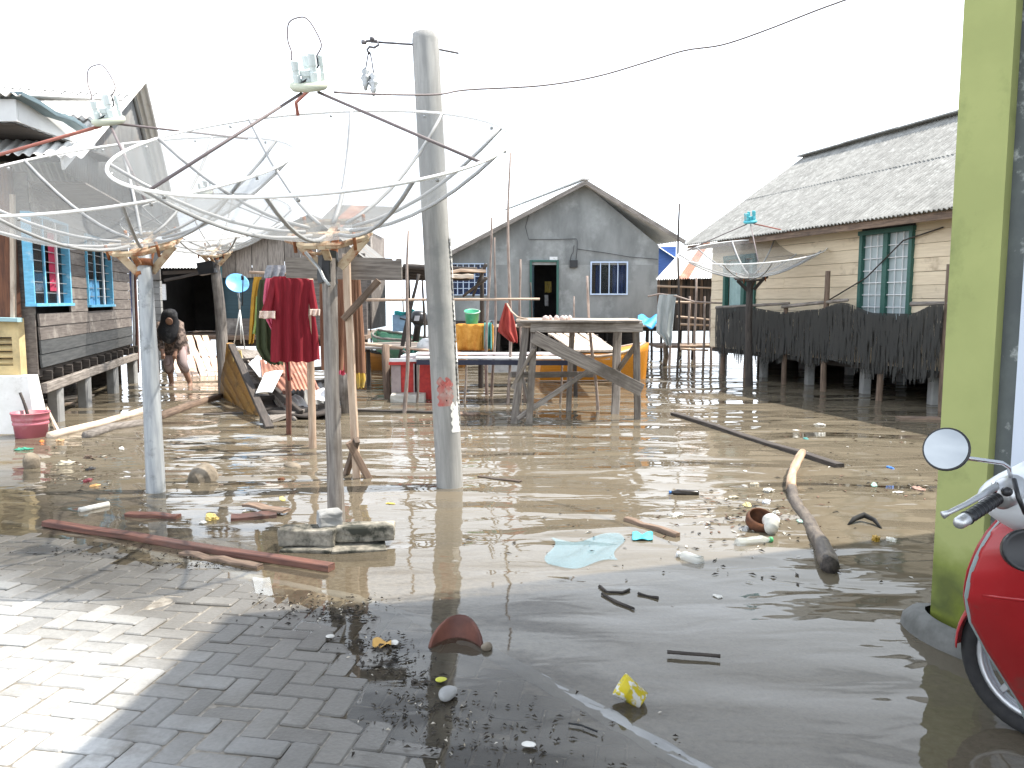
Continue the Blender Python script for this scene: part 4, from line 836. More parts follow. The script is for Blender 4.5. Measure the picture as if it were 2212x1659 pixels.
# ------------------------------------------------------------------ concrete pole with the iron rod, and the wire
ub = gr(972, 1050); ut = at(918, 73, 6.75)
up_m = mk('pole_concrete', (.35, .345, .33), (.25, .247, .238), 3.5, (.5, 5, 5), .9, .35, .004, stain=(.22, .225, .22), sscale=2.6, samt=.35, var=0)
up_ = thing('utility_pole', 'stout bare concrete pole leaning in the middle of the flood, red paint smear low down', 'pole', ub)
tube('shaft', [ub+(ub-ut).normalized()*.5, ub, ub.lerp(ut, .25), ub.lerp(ut, .5), ub.lerp(ut, .75), ub.lerp(ut, .985), ut], [.113, .112, .111, .11, .109, .108, .1], up_m, up_, 28)
def pole_p(px, py, o=0): t = (1050-py)/(1050-73); c = ub.lerp(ut, t); return c
def patch(name, t0, t1, a0, a1, mat, rr=.1135, edge=.0):
    axd = (ut-ub).normalized(); exx = V((1, 0, 0)); exx = (exx-axd*exx.dot(axd)).normalized(); eyy = axd.cross(exx)
    def f(u, v):
        an = math.radians(a0+(a1-a0)*u+edge*math.sin(v*23)*(1 if u > .5 else -1)); c = ub.lerp(ut, t0+(t1-t0)*v+ .006*math.sin(u*11)*(1 if v > .5 else 0)); return c+(exx*math.cos(an)+eyy*math.sin(an))*rr
    return grid(name, f, 10, 14, mat, up_)
pr = mk('red_paint_smear', (.42, .10, .09), (.38, .2, .17), 9, (1, 1, 1), .9, .2, stain=(.4, .36, .33), sscale=7, samt=.5)
patch('red_paint', .185, .245, -115, -50, pr, .1128, 6); patch('white_paint', .125, .188, -62, -12, conc_white, .1134, 4)
for k in range(9):   # broken strip of cement up the right side
    t0 = .14+k*.047; patch('cement_scar', t0, t0+.04, -16+rnd.uniform(-4, 3), 2+rnd.uniform(-2, 5), conc_white if k % 2 else conc, .117+rnd.uniform(0, .006), 5)
rod = thing('iron_rod', 'thin iron rod through the top of the concrete pole, with two clamps hanging from it', 'rod', at(850, 92, 6.7))
iron = mk('weathered_iron', (.17, .16, .17), (.1, .095, .1), 12, (1, 1, 1), .6, .2, metal=.5)
tube('bar', [at(800, 90, 6.6), at(890, 96, 6.72), at(950, 107, 6.76), at(991, 115, 6.8)], .009, iron, rod, 6)
tube('hook', [at(786, 90, 6.6), at(800, 88, 6.6), at(814, 88, 6.6), at(818, 97, 6.6), at(808, 103, 6.6), at(798, 101, 6.6), at(793, 108, 6.6), at(798, 117, 6.6)], .010, iron, rod, 6)
lathe('knob', [(.0, -.02), (.022, -.012), (.022, .012), (0, .02)], at(786, 91, 6.6), iron, rod, 10); lathe('knob', [(.0, -.02), (.02, -.01), (.02, .014), (0, .02)], at(804, 85, 6.6), iron, rod, 10)
for (x, y0, y1, lx) in ((790, 148, 196, 796), (807, 158, 208, 799)):
    tube('wire', [at(lx, 112, 6.6), at((x+lx)/2, 130, 6.6), at(x, y0, 6.6)], .0055, iron, rod, 4)
    p0 = at(x, y1, 6.6); h = at(x, y0, 6.6).z-p0.z
    lathe('clamp', [(.006, 0), (.014, h*.05), (.018, h*.18), (.03, h*.34), (.022, h*.4), (.04, h*.55), (.034, h*.66), (.022, h*.74), (.034, h*.88), (.018, h)], p0, metal_grey, rod, 10)
wr = tube('aerial_wire', cat([at(x, y, Y) for x, y, Y in ((722, 199, 5.2), (800, 203, 5.5), (900, 205, 5.9), (955, 203, 6.1), (1010, 194, 6.3), (1170, 185, 6.6), (1290, 165, 6.8), (1400, 133, 6.9), (1480, 109, 6.9), (1560, 97, 6.9), (1650, 67, 6.8), (1760, 24, 6.6), (1900, -30, 6.3), (2250, -190, 5.4))]), .0075, strut_gr, None, 5)
tag(wr, 'thin grey wire running from the big dish feed up the sky', 'wire')
# ------------------------------------------------------------------ clothes rack and clothes
ck = thing('clothes_rack', 'squared timber pole with a wide grey board nailed across, behind the big dish post', 'rack', gr(770, 1032))
kb0 = gr(770, 1032); YR = kb0.y-.05
beam('pole', kb0+V((0, 0, -.3)), at(748, 548, YR), .062, .055, bamboo, ck, up=(0, 1, 0), seg=6, jit=.008)
prism('cross_board', [at(x, y, YR+.08) for x, y in ((617, 556), (690, 557), (770, 556), (846, 558), (847, 562), (855, 562), (856, 558), (867, 559), (868, 606), (760, 604), (618, 600))], (0, .035, 0), wood_grey, ck)
beam('brace', at(818, 606, YR+.0), at(742, 690, YR-.02), .05, .09, wood_brown, ck, up=(0, 1, 0), seg=2)
for a, b in (((754, 955), (813, 1030)), ((771, 950), (738, 1018))): p0 = at(*a, YR-.05); p1 = gr(*b); beam('foot_prop', p0, p1+V((0, 0, -.15)), .045, .06, wood_brown, ck, seg=2)
ln = thing('clothes_line', 'bamboo drying line on two short posts, holding the red dress and other clothes', 'clothes line', at(672, 900, 8.2))
stick('bar', at(540, 588, 9.4), at(800, 601, 7.9), .017, bamboo, ln, bend=.004)
for (x, yb, yt, Y) in ((672, 905, 700, 8.4),): stick('post', at(x, yb, Y)+V((0, 0, -.6)), at(x-2, yt-110, Y), .045, bamboo, ln, 8, 6, .006)
stick('post', at(622, 893, 9.3)+V((0, 0, -.5)), at(612, 600, 9.0), .035, wood_red, ln, 8, 6, .01)
def garment(name, label, rows, Y, mat, fold=.03, nf=4, thick=.10, sleeves=(), cuffs=None, cat='garment', group='clothes drying on the bamboo line', lean=0):
    """hollow hung cloth: rows of (py, left px, right px) give its real outline at depth Y"""
    vs, fs = [], []; ph = rnd.uniform(0, 6)
    def shell(rows, Y, ph, nf, fold, thick):
        nu, k = 18, len(vs); R = len(rows)
        for j, (py, x0, x1) in enumerate(rows):
            v = j/(R-1)
            for s in (-1, 1):
                for i in range(nu+1):
                    u = i/nu; px = x0+(x1-x0)*u; bul = math.sin(math.pi*u)**.7*thick*.5*(.35+.65*v)
                    wv = fold*(.25+.75*v)*math.sin(u*nf*6.283+ph+v*.8)*(1 if s < 0 else .6)+.3*fold*math.sin(u*nf*14+ph*2)*v
                    yy = py+1.6*math.sin(u*nf*6.283+ph)*v*(1 if j == R-1 else 0)
                    vs.append(at(px, yy, Y+s*bul+wv*(math.sin(math.pi*u)**.5)+lean*v))
        W = 2*(nu+1)
        for j in range(R-1):
            for s in (0, 1):
                for i in range(nu):
                    a = k+j*W+s*(nu+1)+i; q = (a, a+1, a+1+W, a+W); fs.append(q if s == 0 else q[::-1])
            for i in (0, nu):
                a = k+j*W+i; b = a+nu+1; q = (a, a+W, b+W, b); fs.append(q if i == 0 else q[::-1])
    def dens(rows):
        out = []
        for (a, b) in zip(rows, rows[1:]):
            n = max(2, int(abs(b[0]-a[0])/9))
            for q in range(n): t = q/n; out.append(tuple(a[i]+(b[i]-a[i])*t for i in range(3)))
        return out+[rows[-1]]
    shell(dens(rows), Y, ph, nf, fold, thick)
    for sl in sleeves: shell(dens(sl), Y+.01, ph+1, 1, fold*.5, thick*.7)
    o = mesh(name, vs, fs, mat, None, True, fix=True); return tag(o, label, cat, group)
cl_red = mk('crimson_cloth', (.31, .02, .034), (.23, .015, .026), 5, (14, 14, 1), .85, .15, var=0, trans=.3)
cl_pink = mk('pink_cloth', (.72, .17, .27), (.6, .12, .2), 6, (1, 1, 1), .85, .1, var=0, trans=.35)
cl_olive = mk('olive_cloth', (.055, .07, .03), (.035, .045, .02), 6, (8, 8, 1), .9, .1, var=0, trans=.15)
cl_yel = mk('ochre_cloth', (.52, .30, .035), (.4, .22, .03), 6, (1, 1, 1), .85, .1, var=0, trans=.2)
cl_brn = mk('brown_cloth', (.33, .18, .11), (.24, .12, .075), 5, (22, 22, 1), .85, .3, .01, var=.1, trans=.25)
lace = mk('cream_lace', (.74, .60, .52), (.6, .45, .38), 40, (1, 1, 1), .9, .3, var=0)
rdv = garment('dress', 'dark red long tunic with cream lace cuffs, frontmost on the line', [(597, 592, 636), (603, 583, 668), (612, 582, 674), (640, 588, 668), (680, 588, 666), (730, 585, 674), (782, 584, 678)], 8.0, cl_red, .035, 4, .12,
              sleeves=([(604, 584, 600), (640, 576, 596), (668, 566, 592), (676, 562, 594)], [(604, 660, 676), (640, 664, 682), (672, 671, 688)], [(676, 672, 680), (730, 673, 688), (778, 672, 691)]))
for (x0, x1, y0, y1) in ((561, 595, 672, 688), (670, 691, 668, 682)): hang('cuff', x0, y0, x1, y1, 7.94, lace, rdv, .015, 2)
tube('tie', [at(620, 778, 7.98), at(621, 800, 7.98), at(624, 822, 8.0)], .012, cl_red, rdv, 5)
tube('hanger_hook', [at(618, 599, 8.02), at(620, 590, 8.1), at(617, 586, 8.15)], .005, metal_grey, rdv, 5)
garment('shirt', 'bright pink short shirt hanging just behind the red dress, to its left', [(601, 574, 600), (615, 571, 604), (650, 568, 602), (690, 574, 604), (712, 586, 602)], 8.45, cl_pink, .04, 3, .1)
garment('dress', 'dark olive green dress hanging behind the pink shirt', [(604, 561, 590), (630, 556, 596), (700, 553, 600), (752, 553, 606), (775, 566, 612), (788, 586, 612)], 8.8, cl_olive, .04, 3, .12)
garment('shirt', 'ochre yellow and black long shirt at the far left end of the line', [(598, 549, 566), (612, 546, 562), (650, 542, 556), (700, 539, 553), (742, 537, 548)], 9.15, cl_yel, .03, 2, .08)
garment('shirt', 'narrow light green sleeve hanging between the yellow shirt and the olive dress', [(640, 553, 560), (700, 549, 560), (722, 545, 558)], 9.05, flat('leaf_green_cloth', (.22, .30, .08)), .02, 1, .05)
garment('skirt', 'brown pleated skirt hanging between the dress and the post', [(600, 690, 744), (640, 690, 748), (740, 692, 745), (800, 694, 742)], 8.3, cl_brn, .03, 7, .1)
garment('skirt', 'brown pleated skirt hanging at the right end of the line', [(600, 746, 778), (650, 742, 782), (740, 742, 788), (806, 744, 790)], 8.15, cl_brn, .03, 6, .1)
garment('cloth', 'pink and white cloth hanging low behind the split post', [(700, 726, 742), (760, 724, 744), (810, 722, 746)], 8.6, cl_pink, .03, 2, .06)
garment('shirt', 'grey checked shirt hanging above the red dress, on the board', [(573, 577, 618), (586, 572, 622), (600, 570, 618)], 8.9, mk('grey_check', (.3, .31, .33), (.2, .2, .22), 30, (1, 1, 1), .9, .1, var=0), .03, 3, .08)
hang_y = flat('yellow_plastic', (.62, .38, .04), .4)
garment('cloth', 'short yellow cloth at the foot of the right brown skirt', [(800, 764, 788), (820, 768, 790), (838, 772, 786)], 8.25, flat('mustard_cloth', (.55, .36, .05)), .02, 2, .05)

# ------------------------------------------------------------------ wrecked boat with scrap sheets
wb = thing('old_boat', 'derelict wooden boat with an ochre side, loaded with scrap roofing, behind the clothes', 'boat', gr(590, 915))
och = mk('ochre_boat_paint', (.40, .22, .05), (.30, .15, .035), 5, GR, .6, .3, stain=(.12, .07, .03), sscale=3, samt=.4)
bow, keel = at(500, 748, 12.9), gr(583, 930)
def hullside(s0, s1, mat, nm):   # side planks from the raised bow to the sunk stern
    for k in range(4):
        f0, f1 = k/4, (k+1)/4
        def f(u, v, f0=f0, f1=f1):
            a = at(s0[0]+(s0[2]-s0[0])*u, s0[1]+(s0[3]-s0[1])*u, 12.9-2.6*u); b = at(s1[0]+(s1[2]-s1[0])*u, s1[1]+(s1[3]-s1[1])*u, 13.0-2.6*u)
            q = a.lerp(b, f0+(f1-f0)*v); return q+V((-.05*math.sin((f0+(f1-f0)*v)*3.1), 0, 0))
        grid(nm, f, 10, 2, mat, wb, .03)
hullside((500, 748, 580, 925), (478, 850, 560, 960), och, 'side_plank')
beam('stem', at(497, 742, 12.95), at(487, 860, 13.1), .09, .12, och, wb, seg=2)
beam('gunwale', at(500, 746, 12.85), gr(583, 926), .1, .06, wood_dark, wb, seg=4, jit=.01)
boxes('painted_patch', [(at(508, 806, 12.55), V((.16, -.03, 0)), V((0, .02, 0)), V((-.05, 0, .36)))], flat('pale_yellow_paint', (.72, .55, .22)), wb)
hullside((512, 750, 640, 905), (560, 800, 640, 935), wood_grey, 'inner_plank')
for k in range(5): t = .15+k*.17; a = at(505+80*t, 755+160*t, 12.8-2.5*t); b = a+V((1.15, .35, .05)); beam('rib', a, b, .06, .06, wood_dark, wb, seg=3, jit=.01)
hullside((735, 800, 735, 900), (720, 860, 735, 945), wood_dark, 'side_plank')
grid('bottom', lambda u, v: at(505+80*v+230*u*(1-.35*v), 765+150*v+20*u, 12.7-2.4*v)*V((1, 1, 0)).to_3d() if False else (lambda p: V((p.x, p.y, .06+.02*math.sin(u*9))))(at(512+75*v+(220-75*v)*u, 800+110*v, 12.6-2.2*v)), 10, 8, wood_dark, wb, .03)
grid('fore_deck', lambda u, v: at(507+72*u+38*v, 752+10*u+85*v, 12.75-.9*v+.25*u), 8, 8, wood_grey, wb, .03)
blk_t = flat('black_void', (.012, .012, .014), .5)  # black colour stands in for the unlit hollow of the boat
def scrap(name, label, quad, Y, mat, n=8, amp=.012, cat='sheet', sag=.02):
    a, b, c, d = [at(x, y, Y+dy) for (x, y, dy) in quad]; o = corr(name, a, b, c, d, n, amp, mat, None, 4, .004, sag); return tag(o, label, cat, 'scrap lying in the old boat')
scrap('rusty_sheet', 'largest rust red corrugated sheet lying on the old boat under the clothes', [(592, 772, .9), (655, 770, .9), (690, 842, -.6), (628, 842, -.6)], 11.3, rust_sheet, 7, .014)
scrap('rusty_sheet', 'jagged rust red sheet under the red dress, left of the largest one', [(560, 768, .4), (600, 770, .6), (640, 806, -.1), (566, 812, -.3)], 11.2, rust_sheet, 6)
scrap('white_sheet', 'white painted scrap board, upper of two in the old boat', [(536, 786, .3), (556, 768, .5), (604, 800, .1), (560, 815, -.2)], 11.1, white_p, 2, .004)
scrap('white_sheet', 'white painted scrap board leaning low over the side of the old boat', [(552, 850, -.3), (572, 806, .0), (612, 800, .2), (588, 848, -.2)], 10.9, white_p, 2, .004)
scrap('white_sheet', 'grey white scrap board jutting out near the split post', [(668, 846, .2), (700, 838, .2), (712, 868, -.1), (672, 862, -.1)], 10.8, white_p, 2, .004)
scrap('void_sheet', 'crumpled black sheet standing in for the dark hollow of the old boat', [(575, 846, .5), (700, 826, .8), (706, 895, -.2), (600, 900, -.3)], 11.3, blk_t, 3, .05, sag=.12)
tag(beam('scrap_beam', at(588, 838, 10.9), at(650, 893, 10.5), .06, .09, wood_dark), 'dark broken beam slanting down inside the old boat', 'beam')
tag(beam('scrap_plank', at(614, 842, 10.75), gr(622, 896), .05, .05, wood_red), 'short red brown upright stick in front of the old boat', 'stick')
tag(beam('scrap_plank', gr(575, 912)+V((0, 0, .02)), gr(640, 905)+V((.1, .5, .1)), .22, .05, wood_grey, seg=3, jit=.02), 'broken grey plank end at the sunk stern of the old boat', 'plank')
for i, (q, m, lb) in enumerate((([(560, 800, .2), (590, 786, .3), (640, 836, -.1), (604, 850, -.2)], rust_sheet, 'narrow bent rust sheet between the white boards of the old boat'), ([(640, 842, .3), (690, 836, .4), (700, 872, .0), (646, 876, .0)], zinc_dull, 'dull grey sheet sagging at the right of the old boat'), ([(606, 862, .0), (640, 852, .2), (668, 884, -.2), (628, 892, -.2)], white_p, 'dirty white panel sunk low in the middle of the old boat'), ([(700, 838, .3), (735, 842, .3), (735, 880, -.1), (706, 884, -.1)], zinc, 'pale sheet end hidden behind the split dish post'))):
    scrap('scrap_sheet', lb, q, 11.0, m, 3, .012, sag=.05)
# loose post stump behind the split post
tag(stick('post_stump', gr(744, 888)+V((0, 0, -.4)), at(742, 790, 10.9), .1, wood_grey, None, 9, 3, .01, .95), 'short grey post stump standing behind the split dish post', 'post')

# ------------------------------------------------------------------ person wading
pb = gr(378, 832); PX, PY = pb.x+.14, pb.y
pn = thing('person', 'person in a black headscarf bending down in the water by the ramp', 'person', (PX, PY, 0))
def P3(dx, dy, z): return V((PX+dx, PY+dy, z))
skin = mk('skin', (.28, .16, .11), (.25, .14, .095), 6, (1, 1, 1), .6, 0, var=0)
joints = {'pelvis': (P3(-.12, .10, .78), .15), 'spine': (P3(-.12, -.06, .98), .14), 'chest': (P3(-.08, -.22, 1.14), .15), 'neck': (P3(-.03, -.34, 1.20), .06), 'head': (P3(-.01, -.42, 1.24), .095), 'crown': (P3(.0, -.46, 1.30), .08),
          'hipL': (P3(-.22, .10, .74), .1), 'kneeL': (P3(-.22, -.05, .40), .07), 'ankL': (P3(-.23, .08, .02), .045), 'footL': (P3(-.23, -.08, -.06), .04),
          'hipR': (P3(-.03, .08, .74), .1), 'kneeR': (P3(.04, -.08, .42), .07), 'ankR': (P3(.13, .04, .02), .045), 'footR': (P3(.15, -.10, -.06), .04),
          'shL': (P3(-.24, -.22, 1.12), .07), 'elL': (P3(-.26, -.32, .86), .05), 'wrL': (P3(-.16, -.42, .66), .032), 'haL': (P3(-.14, -.45, .59), .035),
          'shR': (P3(.07, -.22, 1.12), .07), 'elR': (P3(.12, -.30, .86), .05), 'wrR': (P3(.08, -.42, .66), .032), 'haR': (P3(.07, -.45, .59), .035)}
edges = [('pelvis', 'spine'), ('spine', 'chest'), ('chest', 'neck'), ('neck', 'head'), ('head', 'crown'), ('pelvis', 'hipL'), ('hipL', 'kneeL'), ('kneeL', 'ankL'), ('ankL', 'footL'), ('pelvis', 'hipR'), ('hipR', 'kneeR'), ('kneeR', 'ankR'), ('ankR', 'footR'),
         ('chest', 'shL'), ('shL', 'elL'), ('elL', 'wrL'), ('wrL', 'haL'), ('chest', 'shR'), ('shR', 'elR'), ('elR', 'wrR'), ('wrR', 'haR')]
for s, sg in (('L', 1), ('R', -1)):
    h = joints['ha'+s][0]
    for i in range(4): joints['f%s%d' % (s, i)] = (h+V((-.025+.017*i, -.015, -.055)), .009); joints['g%s%d' % (s, i)] = (h+V((-.027+.018*i, .005, -.085+.006*abs(i-1))), .008); edges += [('ha'+s, 'f%s%d' % (s, i)), ('f%s%d' % (s, i), 'g%s%d' % (s, i))]
    joints['t'+s] = (h+V((.04*sg, -.02, -.03)), .01); edges.append(('ha'+s, 't'+s))
ix = {k: i for i, k in enumerate(joints)}
me = bpy.data.meshes.new('body'); pc = V((PX, PY, 0)); me.from_pydata([tuple(v[0]-pc) for v in joints.values()], [(ix[a], ix[b]) for a, b in edges], []); me.materials.append(skin)
body = bpy.data.objects.new('body', me); link(body, M.Translation(pc), pn); sk = body.modifiers.new('skin', 'SKIN'); sk.use_smooth_shade = True
for k, v in zip(joints, me.skin_vertices[0].data): v.radius = (joints[k][1],)*2; v.use_root = (k == 'pelvis')
body.modifiers.new('smooth', 'SUBSURF').render_levels = 2
def limb(name, pts, mat, parent, n=14, cap=True):
    vs, fs = [], []
    for (c, rx, ry) in pts:
        for j in range(n): a = 2*math.pi*j/n; vs.append(V(c)+V((math.cos(a)*rx*(1+.04*math.sin(5*a)), math.sin(a)*ry, 0)))
    for i in range(len(pts)-1):
        for j in range(n): fs.append((i*n+j, i*n+(j+1) % n, (i+1)*n+(j+1) % n, (i+1)*n+j))
    if cap: fs.append(tuple(range(n)))
    return mesh(name, vs, fs, mat, parent, True)
scarf = flat('black_scarf', (.014, .014, .017), .85); tun = mk('patterned_tunic', (.055, .04, .034), (.20, .15, .125), 14, (1, 1, 1), .9, .1, lo=.48, hi=.55, var=0); pant = mk('striped_trousers', (.33, .26, .25), (.15, .09, .085), 2.4, (.6, .6, 9), .9, .1, lo=.45, hi=.55, var=0)
limb('headscarf', [(P3(.02, -.47, 1.41), .02, .02), (P3(.01, -.46, 1.39), .09, .1), (P3(.0, -.44, 1.33), .13, .135), (P3(-.02, -.42, 1.26), .14, .135), (P3(-.04, -.35, 1.18), .16, .13), (P3(-.07, -.36, 1.05), .19, .15), (P3(-.08, -.37, .92), .16, .13), (P3(-.06, -.37, .82), .09, .09), (P3(-.05, -.38, .78), .02, .03)], scarf, pn)
lathe('face', [(.0, .007), (.045, .005), (.062, -.002), (.06, -.012)], P3(.03, -.532, 1.185), skin, pn, 14, (.2, -.8, -.5), sq=1.2)
limb('tunic', [(P3(-.1, -.2, 1.24), .1, .08), (P3(-.1, -.18, 1.17), .21, .15), (P3(-.1, -.1, 1.02), .21, .17), (P3(-.11, .02, .85), .20, .18), (P3(-.12, .08, .70), .22, .19), (P3(-.11, .06, .56), .24, .19)], tun, pn)
for s in ('L', 'R'):
    a, b, c = joints['sh'+s][0], joints['el'+s][0], joints['wr'+s][0]; tube('sleeve', [a+V((0, 0, .03)), b, c.lerp(b, .12)], [.085, .07, .055], tun, pn, 10)
    a, b, c = joints['hip'+s][0], joints['knee'+s][0], joints['ank'+s][0]; tube('trouser_leg', [a, b, b.lerp(c, .42)], [.12, .09, .075], pant, pn, 12)

# ------------------------------------------------------------------ rough timber table
TY = 10.2
tb = thing('timber_table', 'rough unpainted timber stand with crossed braces, standing in the water', 'table', gr(1250, 905))
def ft(px, py): return gr(px, py)+V((0, 0, -.12))
def leg(p, q, Y, wd, m=wood_grey): b = ft(*q); t = at(p[0], p[1], Y); beam('leg', b, t, wd, wd*.8, m, tb, up=(0, 1, 0), seg=4, jit=.006)
leg((1136, 708), (1108, 915), 10.3, .095); leg((1155, 708), (1142, 916), 10.15, .085); leg((1374, 712), (1377, 905), 10.35, .085); leg((1334, 712), (1328, 894), 11.3, .11); leg((1236, 712), (1228, 887), 11.4, .075)
beam('rail', at(1104, 809, 10.35), at(1280, 809, 10.9), .05, .075, wood_grey, tb, seg=3, jit=.006)
beam('brace', at(1154, 752, 10.05), at(1107, 838, 10.2), .045, .06, wood_grey, tb, up=(0, 1, 0))
beam('brace', at(1128, 812, 10.35), at(1141, 862, 10.3), .04, .05, wood_grey, tb, up=(0, 1, 0))
beam('brace', at(1117, 905, 10.1), at(1276, 798, 10.45), .06, .075, wood_grey, tb, up=(0, 1, 0), seg=3, jit=.006)
beam('brace', at(1152, 727, 10.02), at(1386, 843, 10.22), .165, .035, wood_grey, tb, up=(0, 1, 0), seg=5, jit=.006)
beam('brace', at(1337, 797, 11.2), at(1373, 746, 10.4), .055, .07, wood_grey, tb, up=(0, 1, 0))
z_t = at(1250, 694, 10.2).z; tx0, tx1 = at(1118, 694, 10.2).x, at(1386, 694, 10.2).x
for k in range(8): y = 10.12+k*.165; beam('top_board', (tx0+rnd.uniform(-.02, .08), y, z_t+rnd.uniform(-.006, .008)), (tx1+rnd.uniform(-.05, .03), y, z_t+rnd.uniform(-.006, .008)), .155, .028, wood_pale if k else wood_grey, tb, seg=4, jit=.006)
beam('front_beam', (at(1146, 703, 10.1).x, 10.1, z_t-.075), (tx1, 10.12, z_t-.075), .06, .12, wood_grey, tb, seg=4, jit=.006)
beam('back_beam', (tx0, 11.4, z_t-.06), (tx1, 11.4, z_t-.06), .06, .09, wood_grey, tb, seg=3)
for i, (px, w_) in enumerate(((1178, .09), (1188, .06), (1203, .07), (1214, .08), (1222, .06), (1232, .06))):
    c = V((at(px, 690, 10.4).x, 10.3+.1*(i % 3), z_t+.014)); lathe('coral_lump', [(w_*.5, 0), (w_*.55, .02), (w_*.4, .045), (.005, .06)], c, flat('pale_coral', (.62, .5, .46), .9), None, 7)['label'] = 'small pale coral lump on the timber table, number %d from the left' % (i+1) if False else ['leftmost pale lump on top of the timber table', 'small pale lump second from the left on the timber table', 'pale lump third from the left on the timber table', 'wider pale lump fourth from the left on the timber table', 'small pale lump second from the right on the timber table', 'rightmost pale lump on top of the timber table'][i]
for o in list(COL.objects):
    if o.name.startswith('coral_lump'): tag(o, None, 'lump', 'pale lumps on the timber table')

# ------------------------------------------------------------------ gangway, deck, boats and goods behind the table
gw = thing('gangway', 'pale plank gangway sloping behind the timber table up to the deck', 'gangway', at(1260, 780, 13))
for k in range(6):
    f = k/6; a = at(1240+(1330-1240)*f+8, 758, 12.9); b = at(1182+(1284-1182)*f+8, 721, 17.0); beam('gangway_plank', a, b, .125, .03, wood_pale, gw, seg=5, jit=.01)
for t in (.05, .5, .95): beam('cleat', at(1240, 762, 12.9).lerp(at(1182, 724, 17), t), at(1335, 762, 12.9).lerp(at(1290, 724, 17), t), .07, .05, wood_grey, gw)
for (px, Y) in ((1243, 13.1), (1332, 13.1), (1200, 16.4), (1286, 16.4)): stick('post', at(px, 800, Y)*1+V((0, 0, -1.2)), at(px, 760 if Y < 14 else 726, Y), .04, wood_dark, gw)
wt = thing('white_bench', 'long white topped platform with a dark navy edge, standing in the water behind the pole', 'platform', at(1000, 800, 12.2))
navy = flat('navy_edge', (.02, .025, .05), .5); cream_t = mk('white_top', (.74, .72, .72), (.64, .6, .6), 5, GR, .6, .1, stain=(.5, .42, .42), samt=.3)
for k, (y0, y1, m) in enumerate(((756, 763, cream_t), (764, 772, mk('pinkish_top', (.55, .48, .47), (.48, .42, .41), 5, GR, .6, .1)))):
    a, b = at(900, y1, 12.3-.3*k+.35), at(1246, y1+1, 12.3-.3*k+.35); beam('top_plank', a, b, .3, .025, m, wt, seg=4, jit=.003)
a, b = at(900, 778, 12.0), at(1232, 779, 12.0); beam('edge_board', a+V((0, -.03, -.03)), b+V((0, -.03, -.03)), .03, .075, navy, wt, seg=4, jit=.003); beam('edge_top', a+V((0, .02, .03)), b+V((.08, .02, .03)), .12, .02, white_p, wt)
for px in (1008, 1130, 1215, 905): stick('leg', at(px-6, 850, 12.1)+V((0, 0, -.3)), at(px, 776, 12.1), .02, wood_pole, wt)
def boat(name, label, p0, p1, beamw, h, mat, inn, z=.0, rake=.25, deckm=None):
    """open wooden boat lofted from stern p0 to bow p1 on the waterline"""
    p0, p1 = V((*p0[:2], z)), V((*p1[:2], z)); d = (p1-p0); ln_ = d.length; d.normalize(); s = V((-d.y, d.x, 0)); root = thing(name, label, 'boat', p0.lerp(p1, .5))
    def sec(t):
        wd_ = beamw/2*(1-max(0, (t-.55)/.45)**2.2)*(1-.25*max(0, (.2-t)/.2)); sh = h*(1+.45*max(0, t-.5)**1.5*2.8); return max(wd_, .012), sh
    for side in (1, -1):
        def f(u, v, side=side):
            wd_, sh = sec(u); k = math.sin(v*1.45)/math.sin(1.45); return p0+d*(ln_*u*(1+rake*.12*v*(u > .8)))+s*(side*wd_*(.35+.65*k))+V((0, 0, -.18+(sh+.18)*v))
        grid('side', f, 22, 6, mat, root, .025)
        tube('gunwale', [p0+d*(ln_*t)+s*(side*sec(t)[0])+V((0, 0, sec(t)[1])) for t in [q/12 for q in range(13)]], .028, inn, root, 6)
    prism('transom', [p0+s*beamw*.38+V((0, 0, h)), p0-s*beamw*.38+V((0, 0, h)), p0-s*beamw*.14+V((0, 0, -.18)), p0+s*beamw*.14+V((0, 0, -.18))], d*.03, mat, root)
    grid('floor', lambda u, v: p0+d*(ln_*u)+s*((v-.5)*1.7*sec(u)[0]*.8)+V((0, 0, .02)), 10, 2, inn, root, .02)
    for t in (.3, .55): wd_, sh = sec(t); beam('thwart', p0+d*(ln_*t)-s*wd_+V((0, 0, sh-.06)), p0+d*(ln_*t)+s*wd_+V((0, 0, sh-.06)), .2, .03, inn, root)
    if deckm: grid('fore_deck', lambda u, v: p0+d*(ln_*(.72+.28*u))+s*((v-.5)*2*sec(.72+.28*u)[0])+V((0, 0, sec(.72+.28*u)[1]-.01)), 8, 2, deckm, root, .02)
    return root
org = mk('orange_boat_paint', (.72, .30, .03), (.62, .24, .025), 4, GR, .5, .2, stain=(.45, .2, .05), sscale=3, samt=.3)
boat('orange_boat', 'bright orange boat moored behind the timber table', gr(1160, 822), gr(1392, 818), 1.1, .5, org, wood_pale, deckm=org)
boat('orange_boat', 'dull orange boat low in the water left of the concrete pole', gr(1000, 792), gr(742, 800), .9, .34, mk('dull_orange_paint', (.48, .2, .04), (.38, .15, .03), 4, GR, .6, .2, stain=(.2, .1, .04), samt=.4), wood_dark)
grn = mk('green_boat_paint', (.15, .36, .24), (.11, .28, .19), 4, GR, .55, .2, stain=(.4, .45, .4), sscale=4, samt=.25)
gbt = boat('green_boat', 'green boat with a turquoise cover, on the water beyond the jetty', at(930, 735, 16.6), at(815, 715, 18.6), 1.0, .32, grn, wood_grey, z=.42)
tq = flat('turquoise_tarp', (.06, .52, .58), .6, trans=.2); gbl = flat('grey_blue_box', (.22, .32, .44))
tag(grid('tarpaulin', lambda u, v: at(852+46*u, 672+12*v+3*math.sin(u*7), 17.2+.5*v)+V((0, 0, .03*math.sin(u*9+v*4))), 14, 6, tq, None, .01), 'turquoise cover stretched over the green boat', 'cover')
